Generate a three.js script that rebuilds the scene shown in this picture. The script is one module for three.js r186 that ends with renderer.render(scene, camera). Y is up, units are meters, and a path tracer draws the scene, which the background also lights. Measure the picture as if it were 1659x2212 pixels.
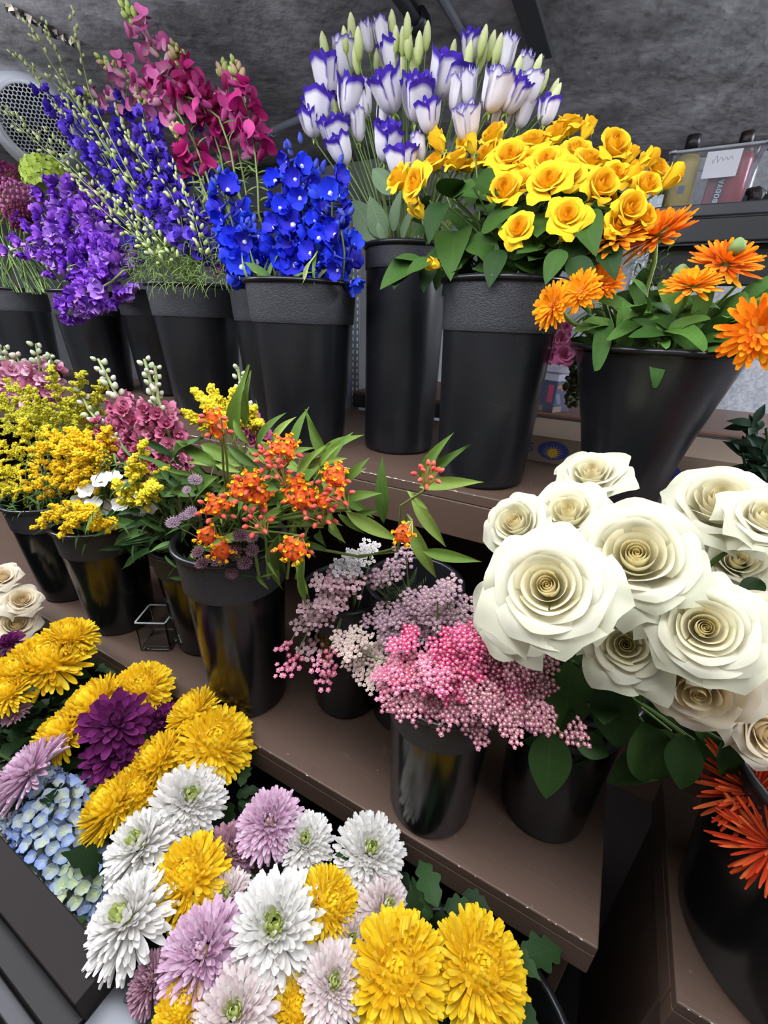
import * as THREE from 'three';
import { RoundedBoxGeometry } from 'three/addons/geometries/RoundedBoxGeometry.js';
import { RectAreaLightUniformsLib } from 'three/addons/lights/RectAreaLightUniformsLib.js';
import { mergeGeometries } from 'three/addons/utils/BufferGeometryUtils.js';

// ---------------------------------------------------------------- camera, lamps, exposure
const V = (x, y, z) => new THREE.Vector3(x, y, z);
const scene = new THREE.Scene();
const EYE = V(0, 1.55, 0), FOC = 914.75;
const PITCH = 23.99 * Math.PI / 180, YAW = 27.35 * Math.PI / 180, ROLL = 2.21 * Math.PI / 180;
const flatF = V(-Math.sin(YAW), 0, -Math.cos(YAW)), flatR = V(Math.cos(YAW), 0, -Math.sin(YAW));
const FW = flatF.clone().multiplyScalar(Math.cos(PITCH)).add(V(0, -Math.sin(PITCH), 0));
const up0 = flatF.clone().multiplyScalar(Math.sin(PITCH)).add(V(0, Math.cos(PITCH), 0));
const RT = flatR.clone().multiplyScalar(Math.cos(ROLL)).addScaledVector(up0, Math.sin(ROLL));
const UPV = up0.clone().multiplyScalar(Math.cos(ROLL)).addScaledVector(flatR, -Math.sin(ROLL));
const camera = new THREE.PerspectiveCamera(2 * Math.atan(1106 / FOC) * 180 / Math.PI, 1659 / 2212, 0.01, 50);
camera.position.copy(EYE); camera.up.copy(UPV); camera.lookAt(EYE.clone().add(FW));
scene.add(camera);

const renderer = new THREE.WebGLRenderer({ antialias: true });
renderer.toneMapping = THREE.LinearToneMapping;
renderer.toneMappingExposure = 1.0;
renderer.shadowMap.enabled = true;
scene.background = new THREE.Color(0x0b0b0d);

const CEIL = 2.35, TOP_Y = 1.255, MID_Y = 0.75, TOP_Z = -0.755, MID_Z = -0.418;
RectAreaLightUniformsLib.init();
const LAMPS = [   // hanging fluorescent fittings, open above and below: x, z, length along x, width, light down, light up
  [-0.55, -0.12, 1.4, 0.3, 12.5, 46],
  [1.15, -0.15, 1.2, 0.3, 11, 42],
  [-2.3, -0.2, 1.3, 0.3, 22, 44],
  [1.75, -1.75, 1.0, 0.3, 75, 210],
];

// ---------------------------------------------------------------- helpers
let seed = 20240611;
const rnd = () => { seed = (seed + 0x6D2B79F5) | 0; let t = Math.imul(seed ^ (seed >>> 15), 1 | seed); t = (t + Math.imul(t ^ (t >>> 7), 61 | t)) ^ t; return ((t ^ (t >>> 14)) >>> 0) / 4294967296; };
const rr = (a, b) => a + (b - a) * rnd();
const lerp = (a, b, t) => a + (b - a) * t;
const clamp = (x, a = 0, b = 1) => Math.min(b, Math.max(a, x));
const GA = 2.399963;
// a sight line of the survey of the photograph, met with a plane of known depth (z) or height (y)
const ray = (px, py) => FW.clone().multiplyScalar(FOC).addScaledVector(RT, px - 829.5).addScaledVector(UPV, 1106 - py);
const at = (px, py, z) => { const d = ray(px, py); return EYE.clone().addScaledVector(d, (z - EYE.z) / d.z); };
const atY = (px, py, y) => { const d = ray(px, py); return EYE.clone().addScaledVector(d, (y - EYE.y) / d.y); };
const sz = (p, n) => n * p.clone().sub(EYE).dot(FW) / FOC;      // size in metres of n survey pixels at p
const toEye = p => EYE.clone().sub(p).normalize();

const names = {};
const numbered = n => { const k = names[n] = (names[n] ?? -1) + 1; return k ? `${n}_${String(k).padStart(3, '0')}` : n; };
function shade(o) { o.traverse(c => { if (c.isMesh) { c.castShadow = true; c.receiveShadow = true; } }); return o; }
function thing(name, label, category, pos, group) {
  const g = new THREE.Group(); g.name = numbered(name); g.position.copy(pos); g.userData = { label, category };
  if (group) g.userData.group = group;
  scene.add(g); return g;
}
function part(parent, name, geo, mat, pos) {
  const m = new THREE.Mesh(geo, mat); m.name = name; m.castShadow = m.receiveShadow = true;
  if (pos) m.position.copy(pos);
  parent.add(m); return m;
}
function struct(name, geo, mat, label, pos) {
  const m = part(scene, name, geo, mat, pos); m.userData = { kind: 'structure', label }; return m;
}
function single(name, label, category, geo, mat, pos, group) {
  const m = part(scene, numbered(name), geo, mat, pos); m.userData = { label, category }; if (group) m.userData.group = group; return m;
}
const stuff = m => { m.userData.kind = 'stuff'; return m; };

// ---------------------------------------------------------------- textures and materials
function canvasTex(w, h, draw, srgb = true) {
  const c = document.createElement('canvas'); c.width = w; c.height = h;
  draw(c.getContext('2d'), w, h);
  const t = new THREE.CanvasTexture(c); if (srgb) t.colorSpace = THREE.SRGBColorSpace;
  t.wrapS = t.wrapT = THREE.RepeatWrapping; t.magFilter = THREE.LinearFilter; return t;
}
function noiseTex(n, fn, srgb = true) {
  const d = new Uint8Array(n * n * 4);
  for (let j = 0; j < n; j++) for (let i = 0; i < n; i++) {
    const c = fn(i / n, j / n); const k = (j * n + i) * 4;
    d[k] = clamp(c[0], 0, 255); d[k + 1] = clamp(c[1], 0, 255); d[k + 2] = clamp(c[2], 0, 255); d[k + 3] = 255;
  }
  const t = new THREE.DataTexture(d, n, n); if (srgb) t.colorSpace = THREE.SRGBColorSpace;
  t.wrapS = t.wrapT = THREE.RepeatWrapping; t.magFilter = THREE.LinearFilter; t.minFilter = THREE.LinearMipmapLinearFilter; t.generateMipmaps = true; t.needsUpdate = true; return t;
}
const hash = (x, y, s = 0) => { let h = Math.imul(x | 0, 374761393) + Math.imul(y | 0, 668265263) + Math.imul(s | 0, 974711); h = Math.imul(h ^ (h >>> 13), 1274126177); return ((h ^ (h >>> 16)) >>> 0) / 4294967296; };
function vnoise(x, y, per, s = 0) {       // tiling value noise
  const xi = Math.floor(x), yi = Math.floor(y), fx = x - xi, fy = y - yi, w = q => ((q % per) + per) % per;
  const a = hash(w(xi), w(yi), s), b = hash(w(xi + 1), w(yi), s), c = hash(w(xi), w(yi + 1), s), d = hash(w(xi + 1), w(yi + 1), s);
  const u = fx * fx * (3 - 2 * fx), v = fy * fy * (3 - 2 * fy);
  return lerp(lerp(a, b, u), lerp(c, d, u), v);
}
const fbm = (u, v, f, o, s = 0) => { let r = 0, a = .5; for (let k = 0; k < o; k++) { r += a * vnoise(u * f, v * f, f, s + k); f *= 2; a *= .5; } return r; };

const matCache = {};
function mat(color, o = {}) {
  const k = color + JSON.stringify(o);
  return matCache[k] ??= new THREE.MeshPhysicalMaterial({ color, roughness: .55, side: THREE.DoubleSide, ...o });
}
const petalM = (c, o) => mat(c, { roughness: .9, specularIntensity: .3, transmission: .22, thickness: 0, ...o });
const vcM = (c = '#ffffff', o) => mat(c, { roughness: .6, specularIntensity: .35, vertexColors: true, ...o });
const C = h => new THREE.Color(h);

// ---------------------------------------------------------------- shapes
function grid(nu, nv, fn, cf) {
  const p = [], uv = [], col = [], id = [];
  for (let j = 0; j <= nv; j++) for (let i = 0; i <= nu; i++) {
    const u = i / nu * 2 - 1, v = j / nv, q = fn(u, v); p.push(q[0], q[1], q[2]); uv.push(i / nu, v);
    if (cf) { const c = cf(u, v); col.push(c.r, c.g, c.b); }
  }
  for (let j = 0; j < nv; j++) for (let i = 0; i < nu; i++) { const a = j * (nu + 1) + i, b = a + nu + 1; id.push(a, a + 1, b, b, a + 1, b + 1); }
  const g = new THREE.BufferGeometry();
  g.setAttribute('position', new THREE.Float32BufferAttribute(p, 3)); g.setAttribute('uv', new THREE.Float32BufferAttribute(uv, 2));
  if (cf) g.setAttribute('color', new THREE.Float32BufferAttribute(col, 3));
  g.setIndex(id); g.computeVertexNormals(); return g;
}
function paint(g, c) { const n = g.attributes.position.count, a = new Float32Array(n * 3); for (let i = 0; i < n; i++) { a[i * 3] = c.r; a[i * 3 + 1] = c.g; a[i * 3 + 2] = c.b; } g.setAttribute('color', new THREE.BufferAttribute(a, 3)); return g; }
const euler = (x, y, z, o = 'YXZ') => new THREE.Matrix4().makeRotationFromEuler(new THREE.Euler(x, y, z, o));
const MT = (p, m = new THREE.Matrix4(), s = 1) => new THREE.Matrix4().makeTranslation(p.x, p.y, p.z).multiply(m).multiply(new THREE.Matrix4().makeScale(s, s, s));
const put = (g, m, c) => { const q = g.clone().applyMatrix4(m); return c ? paint(q, c) : q; };
const join = l => mergeGeometries(l.map(g => { const q = g.index ? g : g; return q; }), false);
function lathe(pts, n = 24) { return new THREE.LatheGeometry(pts.map(p => new THREE.Vector2(p[0], p[1])), n); }
function tube(pts, r0, r1 = r0, seg = 8, rad = 6) {
  const c = new THREE.CatmullRomCurve3(pts, false, 'centripetal'), fr = c.computeFrenetFrames(seg, false), p = [], uv = [], id = [];
  for (let j = 0; j <= seg; j++) {
    const t = j / seg, q = c.getPointAt(t), r = lerp(r0, r1, t);
    for (let i = 0; i <= rad; i++) { const a = i / rad * Math.PI * 2, n = fr.normals[j], b = fr.binormals[j], s = Math.sin(a) * r, k = Math.cos(a) * r; p.push(q.x + n.x * k + b.x * s, q.y + n.y * k + b.y * s, q.z + n.z * k + b.z * s); uv.push(i / rad, t); }
  }
  for (let j = 0; j < seg; j++) for (let i = 0; i < rad; i++) { const a = j * (rad + 1) + i, b = a + rad + 1; id.push(a, a + 1, b, b, a + 1, b + 1); }
  const g = new THREE.BufferGeometry(); g.setAttribute('position', new THREE.Float32BufferAttribute(p, 3)); g.setAttribute('uv', new THREE.Float32BufferAttribute(uv, 2)); g.setIndex(id); g.computeVertexNormals(); return g;
}
const rbox = (w, h, d, r = .004) => new RoundedBoxGeometry(w, h, d, 2, r);
const Q = (n, spin = 0) => new THREE.Quaternion().setFromUnitVectors(V(0, 1, 0), n.clone().normalize()).multiply(new THREE.Quaternion().setFromAxisAngle(V(0, 1, 0), spin));
function frame(dir, face) {    // y along dir, z towards face
  const y = dir.clone().normalize(), z = face.clone().addScaledVector(y, -face.dot(y)); if (z.lengthSq() < 1e-6) z.set(.3, .1, 1).addScaledVector(y, -y.z); z.normalize();
  return new THREE.Quaternion().setFromRotationMatrix(new THREE.Matrix4().makeBasis(y.clone().cross(z), y, z));
}
function boxUV(g, s = 1) {     // uv in metres by the main direction of each face
  const p = g.attributes.position, n = g.attributes.normal, u = g.attributes.uv;
  for (let i = 0; i < p.count; i++) { const ax = Math.abs(n.getX(i)), ay = Math.abs(n.getY(i)), az = Math.abs(n.getZ(i));
    if (ay >= ax && ay >= az) u.setXY(i, p.getX(i) * s, p.getZ(i) * s); else if (az >= ax) u.setXY(i, p.getX(i) * s, p.getY(i) * s); else u.setXY(i, p.getZ(i) * s, p.getY(i) * s); }
  return g;
}
// ---------------------------------------------------------------- the room
const ceilTex = noiseTex(512, (u, v) => { const a = fbm(u, v, 8, 6), b = fbm(u, v, 40, 3, 9), s = 158 + 110 * (a - .48) + 60 * (b - .44); const w = fbm(u, v, 3, 2, 40) > .56 ? -7 : 0; return [s + w + 1, s + w, s + w]; });
const ceilBump = noiseTex(512, (u, v) => { const s = 255 * fbm(u, v, 40, 4, 9); return [s, s, s]; }, false);
const ceilMat = new THREE.MeshStandardMaterial({ map: ceilTex, bumpMap: ceilBump, bumpScale: .0035, roughness: .75, color: '#ffffff' });
const galvTex = noiseTex(512, (u, v) => { const a = fbm(u, v, 64, 2, 3), b = fbm(u, v, 8, 3, 5), s = 168 + 70 * (a - .38) + 40 * (b - .45); return [s, s + 2, s + 6]; });
const galvMat = new THREE.MeshStandardMaterial({ map: galvTex, roughness: .42, metalness: .35 });
const paleWall = new THREE.MeshStandardMaterial({ color: '#d9d7d2', roughness: .8 });
const plainWall = new THREE.MeshStandardMaterial({ color: '#8d8f92', roughness: .7 });
const darkFloor = new THREE.MeshStandardMaterial({ color: '#2b2523', roughness: .7 });
const bigBox = (w, h, d, s = 1) => boxUV(new THREE.BoxGeometry(w, h, d), s);
const X0 = -4.2, X1 = 2.6, ZB = -2.89, ZL = -2.34, ZF = 2.6;
struct('floor', bigBox(X1 - X0 + .4, .1, ZF - ZB + .4), darkFloor, 'dark brown floor under the benches', V((X0 + X1) / 2, -.05, (ZF + ZB) / 2));
struct('ceiling', bigBox(X1 - X0 + .4, .12, ZF - ZB + .4, .9), ceilMat, 'mottled dark grey painted ceiling of the cooler', V((X0 + X1) / 2, CEIL + .06, (ZF + ZB) / 2));
struct('wall_back', bigBox(X1 + .95, CEIL, .12, 1.6), galvMat, 'galvanised metal wall behind the rack', V((X1 - .95) / 2, CEIL / 2, ZB - .06));
struct('wall_back_left', bigBox(X0 * -1 - .95, CEIL, .6, 1.6), plainWall, 'grey panelled wall behind the delphiniums', V((X0 - .95) / 2, CEIL / 2, ZL - .3));
struct('wall_left', bigBox(.12, CEIL, ZF - ZB), plainWall, 'grey side wall', V(X0 - .06, CEIL / 2, (ZF + ZB) / 2));
struct('wall_right', bigBox(.12, CEIL, ZF - ZB, 1.6), galvMat, 'galvanised side wall', V(X1 + .06, CEIL / 2, (ZF + ZB) / 2));
struct('wall_front', bigBox(X1 - X0, CEIL, .12), paleWall, 'plain pale wall facing the benches', V((X0 + X1) / 2, CEIL / 2, ZF + .06));
// dark trims where ceiling meets wall, and panel joints of the left wall
const trimMat = new THREE.MeshStandardMaterial({ color: '#3c3c3e', roughness: .6 });
struct('trim_1', new THREE.BoxGeometry(3.2, .035, .02), trimMat, 'dark trim along the top of the grey wall', V(-2.55, CEIL - .02, ZL + .01));
struct('trim_2', new THREE.BoxGeometry(3.2, .035, .02), trimMat, 'dark trim along the top of the galvanised wall', V(.6, CEIL - .02, ZB + .012));
struct('trim_3', new THREE.BoxGeometry(3.2, .022, .012), trimMat, 'joint strip on the grey wall', V(-2.55, 2.12, ZL + .006));
struct('trim_4', new THREE.BoxGeometry(3.2, .03, .014), trimMat, 'lower joint strip on the grey wall', V(-2.55, 1.98, ZL + .007));
// things fixed under the ceiling
const steel = mat('#8f949c', { roughness: .38, metalness: .7 }), steelDark = mat('#34363b', { roughness: .45, metalness: .4 }), lightGrey = mat('#c2c6cc', { roughness: .5 });
{
  const y = CEIL - .02, c = p => atY(p[0], p[1], y);
  const g = thing('conduit', 'curved grey conduit running under the ceiling between the snapdragons and lisianthus', 'pipe', c([590, 282]));
  const pts = [[420, 350], [500, 338], [545, 312], [590, 282], [660, 252], [760, 215]].map(p => c(p).sub(g.position));
  part(g, 'pipe', tube(pts, .013, .013, 26, 10), mat('#7f868f', { roughness: .5 }));
  for (const p of [[588, 284], [500, 338]]) { const q = c(p).sub(g.position); const s = part(g, 'pipe_clip', new THREE.TorusGeometry(.017, .003, 6, 16), steel, q); s.rotation.y = 1.2; }
  const zrod = (name, label, px, r, m, z0, z1) => { const p = c(px), t = thing(name, label, 'pipe', V(p.x, y, (z0 + z1) / 2)); part(t, 'pipe', tube([V(0, 0, z0 - t.position.z), V(0, 0, z1 - t.position.z)], r, r, 2, 10), m); part(t, 'end_fitting', lathe([[0, -.02], [r * 1.6, -.02], [r * 1.6, .02], [0, .02]], 12), m, V(0, 0, z0 - t.position.z)).rotation.x = Math.PI / 2; };
  zrod('ceiling_pipe', 'thin grey pipe along the ceiling above the lisianthus', [960, 5], .012, mat('#6d7076', { roughness: .45, metalness: .3 }), c([1012, 84]).z, .6);
  zrod('ceiling_pipe', 'black pipe along the ceiling left of the thin grey pipe', [872, 2], .02, mat('#202126', { roughness: .35 }), c([882, 52]).z, .6);
  const b = c([1130, 0]), e = c([1160, 135]);
  const beam = thing('ceiling_beam', 'dark flat strut on the ceiling above the yellow roses', 'beam', V(b.x, CEIL, (e.z + .8) / 2));
  part(beam, 'strut', rbox(.06, .018, .8 - e.z), mat('#3a3b3e', { roughness: .7 }), V(0, -.009, 0));
  part(beam, 'bolt', lathe([[0, -.008], [.01, -.008], [.01, 0], [0, 0]], 10), steel, V(0, -.019, -(.8 - e.z) / 2 + .03));
  // torn insulation in a crack of the ceiling
  const k0 = c([15, 30]), k1 = c([165, 108]);
  const cr = thing('ceiling_crack', 'ragged crack with flaking pale foam in the ceiling above the larkspur', 'crack', k0.clone().lerp(k1, .5));
  for (let i = 0; i < 44; i++) { const p = k0.clone().lerp(k1, i / 43).sub(cr.position); p.x += rr(-.015, .015); p.y += .015; const q = part(cr, 'foam_flake', new THREE.TetrahedronGeometry(rr(.008, .02)), mat(i % 2 ? '#26241f' : '#d6cdb8', { roughness: .9, flatShading: true }), p); q.rotation.set(rr(0, 6), rr(0, 6), 0); q.scale.y = .5; }
  // ceiling lamps
  for (const [x, z, l, w, I, J] of LAMPS) {
    const t = thing('ceiling_lamp', z > 0 ? 'hanging fluorescent fitting in front of the benches' : 'hanging fluorescent fitting at the wall end of the rack', 'lamp', V(x, CEIL, z), 'hanging lamps');
    for (const s of [-1, 1]) part(t, 'hanger', tube([V(s * l * .4, 0, 0), V(s * l * .4, -.2, 0)], .003, .003, 1, 6), steel);
    part(t, 'housing', rbox(l + .04, .03, w + .03), mat('#d6d7d8'), V(0, -.22, 0));
    for (const [s, k] of [[-1, I], [1, J]]) {
      part(t, 'diffuser', rbox(l, .008, w), mat('#ffffff', { emissive: '#fff6ea', emissiveIntensity: 2.5 }), V(0, -.22 + s * .018, 0));
      const L = new THREE.RectAreaLight(z > 0 ? '#fff4e6' : '#eef3ff', k, l, w); L.position.set(x, CEIL - .22 + s * .026, z); L.lookAt(x, s * 100, z); scene.add(L);
    }
  }
}
// evaporator fan, left
{
  const p = at(78, 268, -1.2), n = V(.80, -.22, .56).normalize();
  const g = thing('cooler_fan', 'pale grey cooler fan with a round honeycomb grille beside the larkspur', 'fan', p); g.quaternion.copy(Q(n));
  const R = .118;
  part(g, 'shroud', lathe([[R * .98, .0], [R * 1.05, .012], [R * 1.22, -.02], [R * 1.42, -.11], [R * 1.5, -.3], [R * 1.3, -.32], [R * 1.1, -.1], [R * .98, .0]], 48), lightGrey);
  part(g, 'fan_duct', lathe([[0, -.29], [R * .97, -.29], [R * .97, 0], [R, 0], [R, -.3], [0, -.3]], 40), lightGrey);
  const hex = [], s = .0135;
  for (let i = -12; i <= 12; i++) for (let j = -12; j <= 12; j++) {
    const x = (i + (j & 1) / 2) * s, y = j * s * .866; if (Math.hypot(x, y) > R * .95) continue;
    hex.push(new THREE.TorusGeometry(s * .54, s * .13, 4, 6).rotateZ(Math.PI / 6).rotateX(-Math.PI / 2).translate(x, .004, y));
  }
  for (let i = 0; i < 4; i++) { const b = part(g, 'fan_blade', grid(3, 4, (u, v) => [u * .035 * (.6 + v * .6), u * .02, .02 + v * R * .82], null), mat('#1c1d20', { roughness: .5 }), V(0, -.06, 0)); b.rotation.y = i * Math.PI / 2; }
  part(g, 'fan_motor', lathe([[0, -.28], [.035, -.28], [.035, -.05], [0, -.045]], 20), mat('#1c1d20', { roughness: .5 }));
  stuff(part(g, 'honeycomb_grille', join(hex), mat('#b5b9bf', { roughness: .45 })));
  part(g, 'grille_ring', new THREE.TorusGeometry(R, .008, 8, 48).rotateX(Math.PI / 2), lightGrey);
  part(g, 'cable', tube([V(R * 1.2, 0, -.1), V(R * 1.5, .0, .02), V(R * 1.55, -.04, .14), V(R * 1.62, -.06, .24)], .0035, .0035, 12, 6), mat('#26272a'));
}

// ---------------------------------------------------------------- stepped benches
const woodTex = (base, dr, chipTop) => canvasTex(1024, 1024, (x, w, h) => {
  x.fillStyle = base; x.fillRect(0, 0, w, h);
  for (let i = 0; i < 900; i++) { x.globalAlpha = rr(.03, .12); x.fillStyle = rnd() < .5 ? '#2a1c14' : '#8d7a68'; x.fillRect(rnd() * w, rnd() * h, rr(20, 220), rr(.6, 2)); }
  for (let i = 0; i < 160; i++) { x.globalAlpha = rr(.05, .2); x.fillStyle = rnd() < .6 ? '#3a2a20' : '#a59685'; x.beginPath(); x.ellipse(rnd() * w, rnd() * h, rr(1, 12), rr(1, 5), rnd() * 3, 0, 7); x.fill(); }
  x.globalAlpha = 1;
  for (let i = 0; i < 90; i++) { x.globalAlpha = rr(.4, .9); x.fillStyle = rnd() < .7 ? '#cfc4b4' : '#241711'; x.fillRect(rnd() * w, rnd() * h, rr(1, 4), rr(1, 3)); }
  x.globalAlpha = 1; if (dr) dr(x, w, h);
});
const benchTex = woodTex('#5c493d');
const benchWood = new THREE.MeshPhysicalMaterial({ map: benchTex, roughness: .45 });
const bare = mat('#d9cfc0', { roughness: .9 });
function chips(parent, n, x0, x1, y, z, s) {     // flaked paint baring pale wood along an edge
  const l = [];
  for (let i = 0; i < n; i++) { const x = lerp(x0, x1, rnd()), w = rr(.3, 1) * s; l.push(new THREE.OctahedronGeometry(1, 0).scale(w * rr(1, 3), w * .35, w * .6).rotateY(rr(-.3, .3)).translate(x, y + rr(-.2, .2) * s, z - rr(0, .5) * s)); }
  stuff(part(parent, 'paint_chip', join(l), bare));
}
function bench(label, x0, x1, y, zf, zb, th, topM = benchWood, frontM = benchWood) {
  const g = thing('display_bench', label, 'bench', V((x0 + x1) / 2, 0, (zf + zb) / 2)), L = x1 - x0, D = zf - zb;
  part(g, 'top_board', boxUV(rbox(L, .022, D, .003), 1), topM, V(0, y - .011, 0));
  part(g, 'front_board', boxUV(rbox(L, th - .022, .022, .003), 1), frontM, V(0, y - .022 - (th - .022) / 2, D / 2 - .011));
  for (const s of [-1, 1]) part(g, 'end_board', boxUV(rbox(.022, th - .022, D - .024, .003), 1), frontM, V(s * (L / 2 - .011), y - .022 - (th - .022) / 2, -.012));
  for (const s of [-1, 1]) part(g, 'side_panel', boxUV(rbox(.02, y - th, D - .06, .003), 1), frontM, V(s * (L / 2 - .02), (y - th) / 2, -.02));
  part(g, 'back_panel', boxUV(rbox(L - .06, y - .03, .015, .003), 1), frontM, V(0, (y - .03) / 2, -D / 2 + .012));
  return g;
}
const bTop = bench('tall brown upper bench with a chipped front edge carrying the tall black buckets', -3.2, .62, TOP_Y, TOP_Z, -1.36, .1);
chips(bTop, 260, -1.9, 1.8, TOP_Y - .001, (TOP_Z + 1.36) / 2 * 1 + (TOP_Z - 1.36) / 2 - (TOP_Z - 1.36) / 2, .0035);
const bMid = bench('low brown wooden bench carrying the goldenrod, milkweed and yarrow buckets', -3.2, .153, MID_Y, MID_Z, -.75, .075);
chips(bMid, 60, -1.5, 1.676, MID_Y - .001, (MID_Z + .75) / 2, .0022);
const bRight = bench('low brown wooden bench under the orange gerbera bucket', .247, 1.5, MID_Y, -.412, -.75, .075);
chips(bRight, 16, -.62, -.2, MID_Y - .001, .169, .002);
// ---------------------------------------------------------------- buckets
const scratchTex = canvasTex(1024, 512, (x, w, h) => {
  x.fillStyle = '#17181b'; x.fillRect(0, 0, w, h);
  for (let i = 0; i < 70; i++) { x.globalAlpha = rr(.06, .3); x.strokeStyle = '#8b8d92'; x.lineWidth = rr(.5, 1.2); x.beginPath(); const a = rnd() * w, b = rnd() * h; x.moveTo(a, b); x.quadraticCurveTo(a + rr(-30, 30), b + rr(-12, 12), a + rr(-90, 90), b + rr(-26, 26)); x.stroke(); }
  for (let i = 0; i < 140; i++) { x.globalAlpha = rr(.15, .6); x.fillStyle = '#a5a6a8'; x.fillRect(rnd() * w, rnd() * h, rr(.6, 1.8), rr(.6, 1.8)); }
});
const grainTex = noiseTex(256, (u, v) => { const s = 255 * fbm(u, v, 64, 2, 8); return [s, s, s]; }, false);
grainTex.repeat.set(6, 1);
const bodyMat = new THREE.MeshPhysicalMaterial({ map: scratchTex, roughness: .3, side: THREE.DoubleSide });
const bodyMatLow = new THREE.MeshPhysicalMaterial({ color: '#121213', roughness: .2, side: THREE.DoubleSide });
const collarMat = new THREE.MeshPhysicalMaterial({ color: '#2c2d31', roughness: .62, bumpMap: grainTex, bumpScale: .0012, side: THREE.DoubleSide });
const rimMat = new THREE.MeshPhysicalMaterial({ color: '#1a1b1d', roughness: .3, side: THREE.DoubleSide });
const insideMat = new THREE.MeshPhysicalMaterial({ color: '#101011', roughness: .6, side: THREE.DoubleSide });
const buckets = {};
function bucket(key, label, x, y, z, H, rt, rb, o = {}) {
  const g = thing('flower_bucket', label, 'bucket', V(x, y, z), 'black plastic flower buckets');
  const R = t => o.flare ? lerp(rb, rt, Math.pow(t, o.flare)) : lerp(rb, rt, t), cf = o.collar ?? .78, n = 48;
  const P = []; const st = o.flare ? 14 : 4;
  P.push([.0001, 0], [rb * .93, 0], [rb * .985, .006]);
  for (let i = 0; i <= st; i++) P.push([R(Math.max(.03, i / st * cf)), H * Math.max(.03, i / st * cf)]);
  part(g, 'body', lathe(P, n), o.low ? bodyMatLow : bodyMat);
  const cp = []; for (let i = 0; i <= 6; i++) { const t = lerp(cf, 1, i / 6); cp.push([R(t) + (o.flare ? 0 : .0022), H * t]); }
  cp.unshift([R(cf), H * cf]);
  part(g, 'collar', lathe(cp, n), o.flare ? bodyMatLow : collarMat);
  const e = .0062, rp = []; for (let i = 0; i <= 10; i++) { const a = -Math.PI / 2 + i / 10 * Math.PI * 1.5; rp.push([rt + .003 + Math.cos(a) * e, H + Math.sin(a) * e * .8]); }
  part(g, 'rim', lathe(rp, n), rimMat);
  part(g, 'inside', lathe([[.0001, .012], [R(.05) - .005, .012], [R(.5) - .004, H * .5], [rt - .003, H]], n), insideMat);
  g.rotation.y = rnd() * 6;
  buckets[key] = { x, y, z, H, rt, rb, foot: (dx = 0, dz = 0, h = .06) => V(x + dx * rb * .6, y + h, z + dz * rb * .6), rim: (dx = 0, dz = 0) => V(x + dx * rt * .8, y + H, z + dz * rt * .8) };
  return g;
}
bucket('B0', 'tall black bucket of allium stems at the far end of the upper bench', -2.33, TOP_Y, -1.03, .37, .115, .092);
bucket('B1', 'tall black bucket under the purple stock', -1.86, TOP_Y, -1.06, .362, .122, .095);
bucket('B2', 'black bucket in shadow between the purple stock and larkspur buckets', -1.63, TOP_Y, -1.17, .37, .12, .095);
bucket('B3', 'tall black bucket with a grey band under the larkspur', -1.19, TOP_Y, -.995, .375, .128, .097);
bucket('B3b', 'black bucket hidden behind the blue delphinium bucket', -.90, TOP_Y, -1.02, .37, .115, .09);
bucket('B4', 'tall black bucket with a grey band under the blue delphiniums', -.684, TOP_Y, -.872, .37, .122, .092);
bucket('B5', 'tallest black bucket, holding the lisianthus', -.475, TOP_Y, -.985, .448, .092, .088, { collar: .9 });
bucket('B6', 'scratched black bucket under the yellow spray roses', -.222, TOP_Y, -.868, .37, .106, .09);
bucket('B7', 'flared black bucket holding the orange marigolds', .045, TOP_Y, -.885, .272, .128, .066, { flare: 1.3, collar: .97 });
bucket('M0', 'black bucket under the goldenrod, nearest the end of the low bench', -1.37, MID_Y, -.545, .31, .105, .082, { low: 1 });
bucket('M1', 'black bucket with a pale streak under the golden goldenrod', -1.10, MID_Y, -.53, .315, .10, .08, { low: 1 });
bucket('M1b', 'black bucket in shadow behind the square glass vase', -.83, MID_Y, -.60, .30, .10, .08, { low: 1 });
bucket('M2', 'black bucket of milkweed and astrantia mirroring yellow chrysanthemums', -.602, MID_Y, -.515, .405, .102, .082, { low: 1 });
bucket('M3', 'black bucket of white and pale yarrow at the back of the low bench', -.40, MID_Y, -.62, .30, .085, .072, { low: 1 });
bucket('M3b', 'black bucket with an open rim behind the milkweed stems', -.265, MID_Y, -.655, .34, .09, .075, { low: 1 });
bucket('M4', 'black bucket under the pink yarrow with a white highlight', -.138, MID_Y, -.497, .295, .086, .074, { low: 1 });
bucket('M5', 'black bucket under the big white roses at the end of the low bench', .045, MID_Y, -.592, .31, .088, .074, { low: 1 });
bucket('MR', 'large black bucket holding orange gerberas', .39, MID_Y, -.55, .34, .165, .132, { low: 1 });
bucket('F1', 'black floor bucket full of white, yellow and pink chrysanthemums', 0.01, .36, -.25, .285, .165, .13, { low: 1 });
bucket('F2', 'black floor bucket of yellow and purple chrysanthemums', -.62, .36, -.235, .28, .15, .12, { low: 1 });
bucket('F3', 'black floor bucket of yellow chrysanthemums beside the cream roses', -1.15, .36, -.23, .28, .15, .12, { low: 1 });
const low = thing('low_platform', 'low dark platform under the chrysanthemum buckets', 'platform', V(-.9, 0, -.21));
part(low, 'deck', rbox(2.4, .03, .36), benchWood, V(0, .345, 0)); part(low, 'plinth', rbox(2.36, .33, .3), benchWood, V(0, .165, 0));
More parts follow.
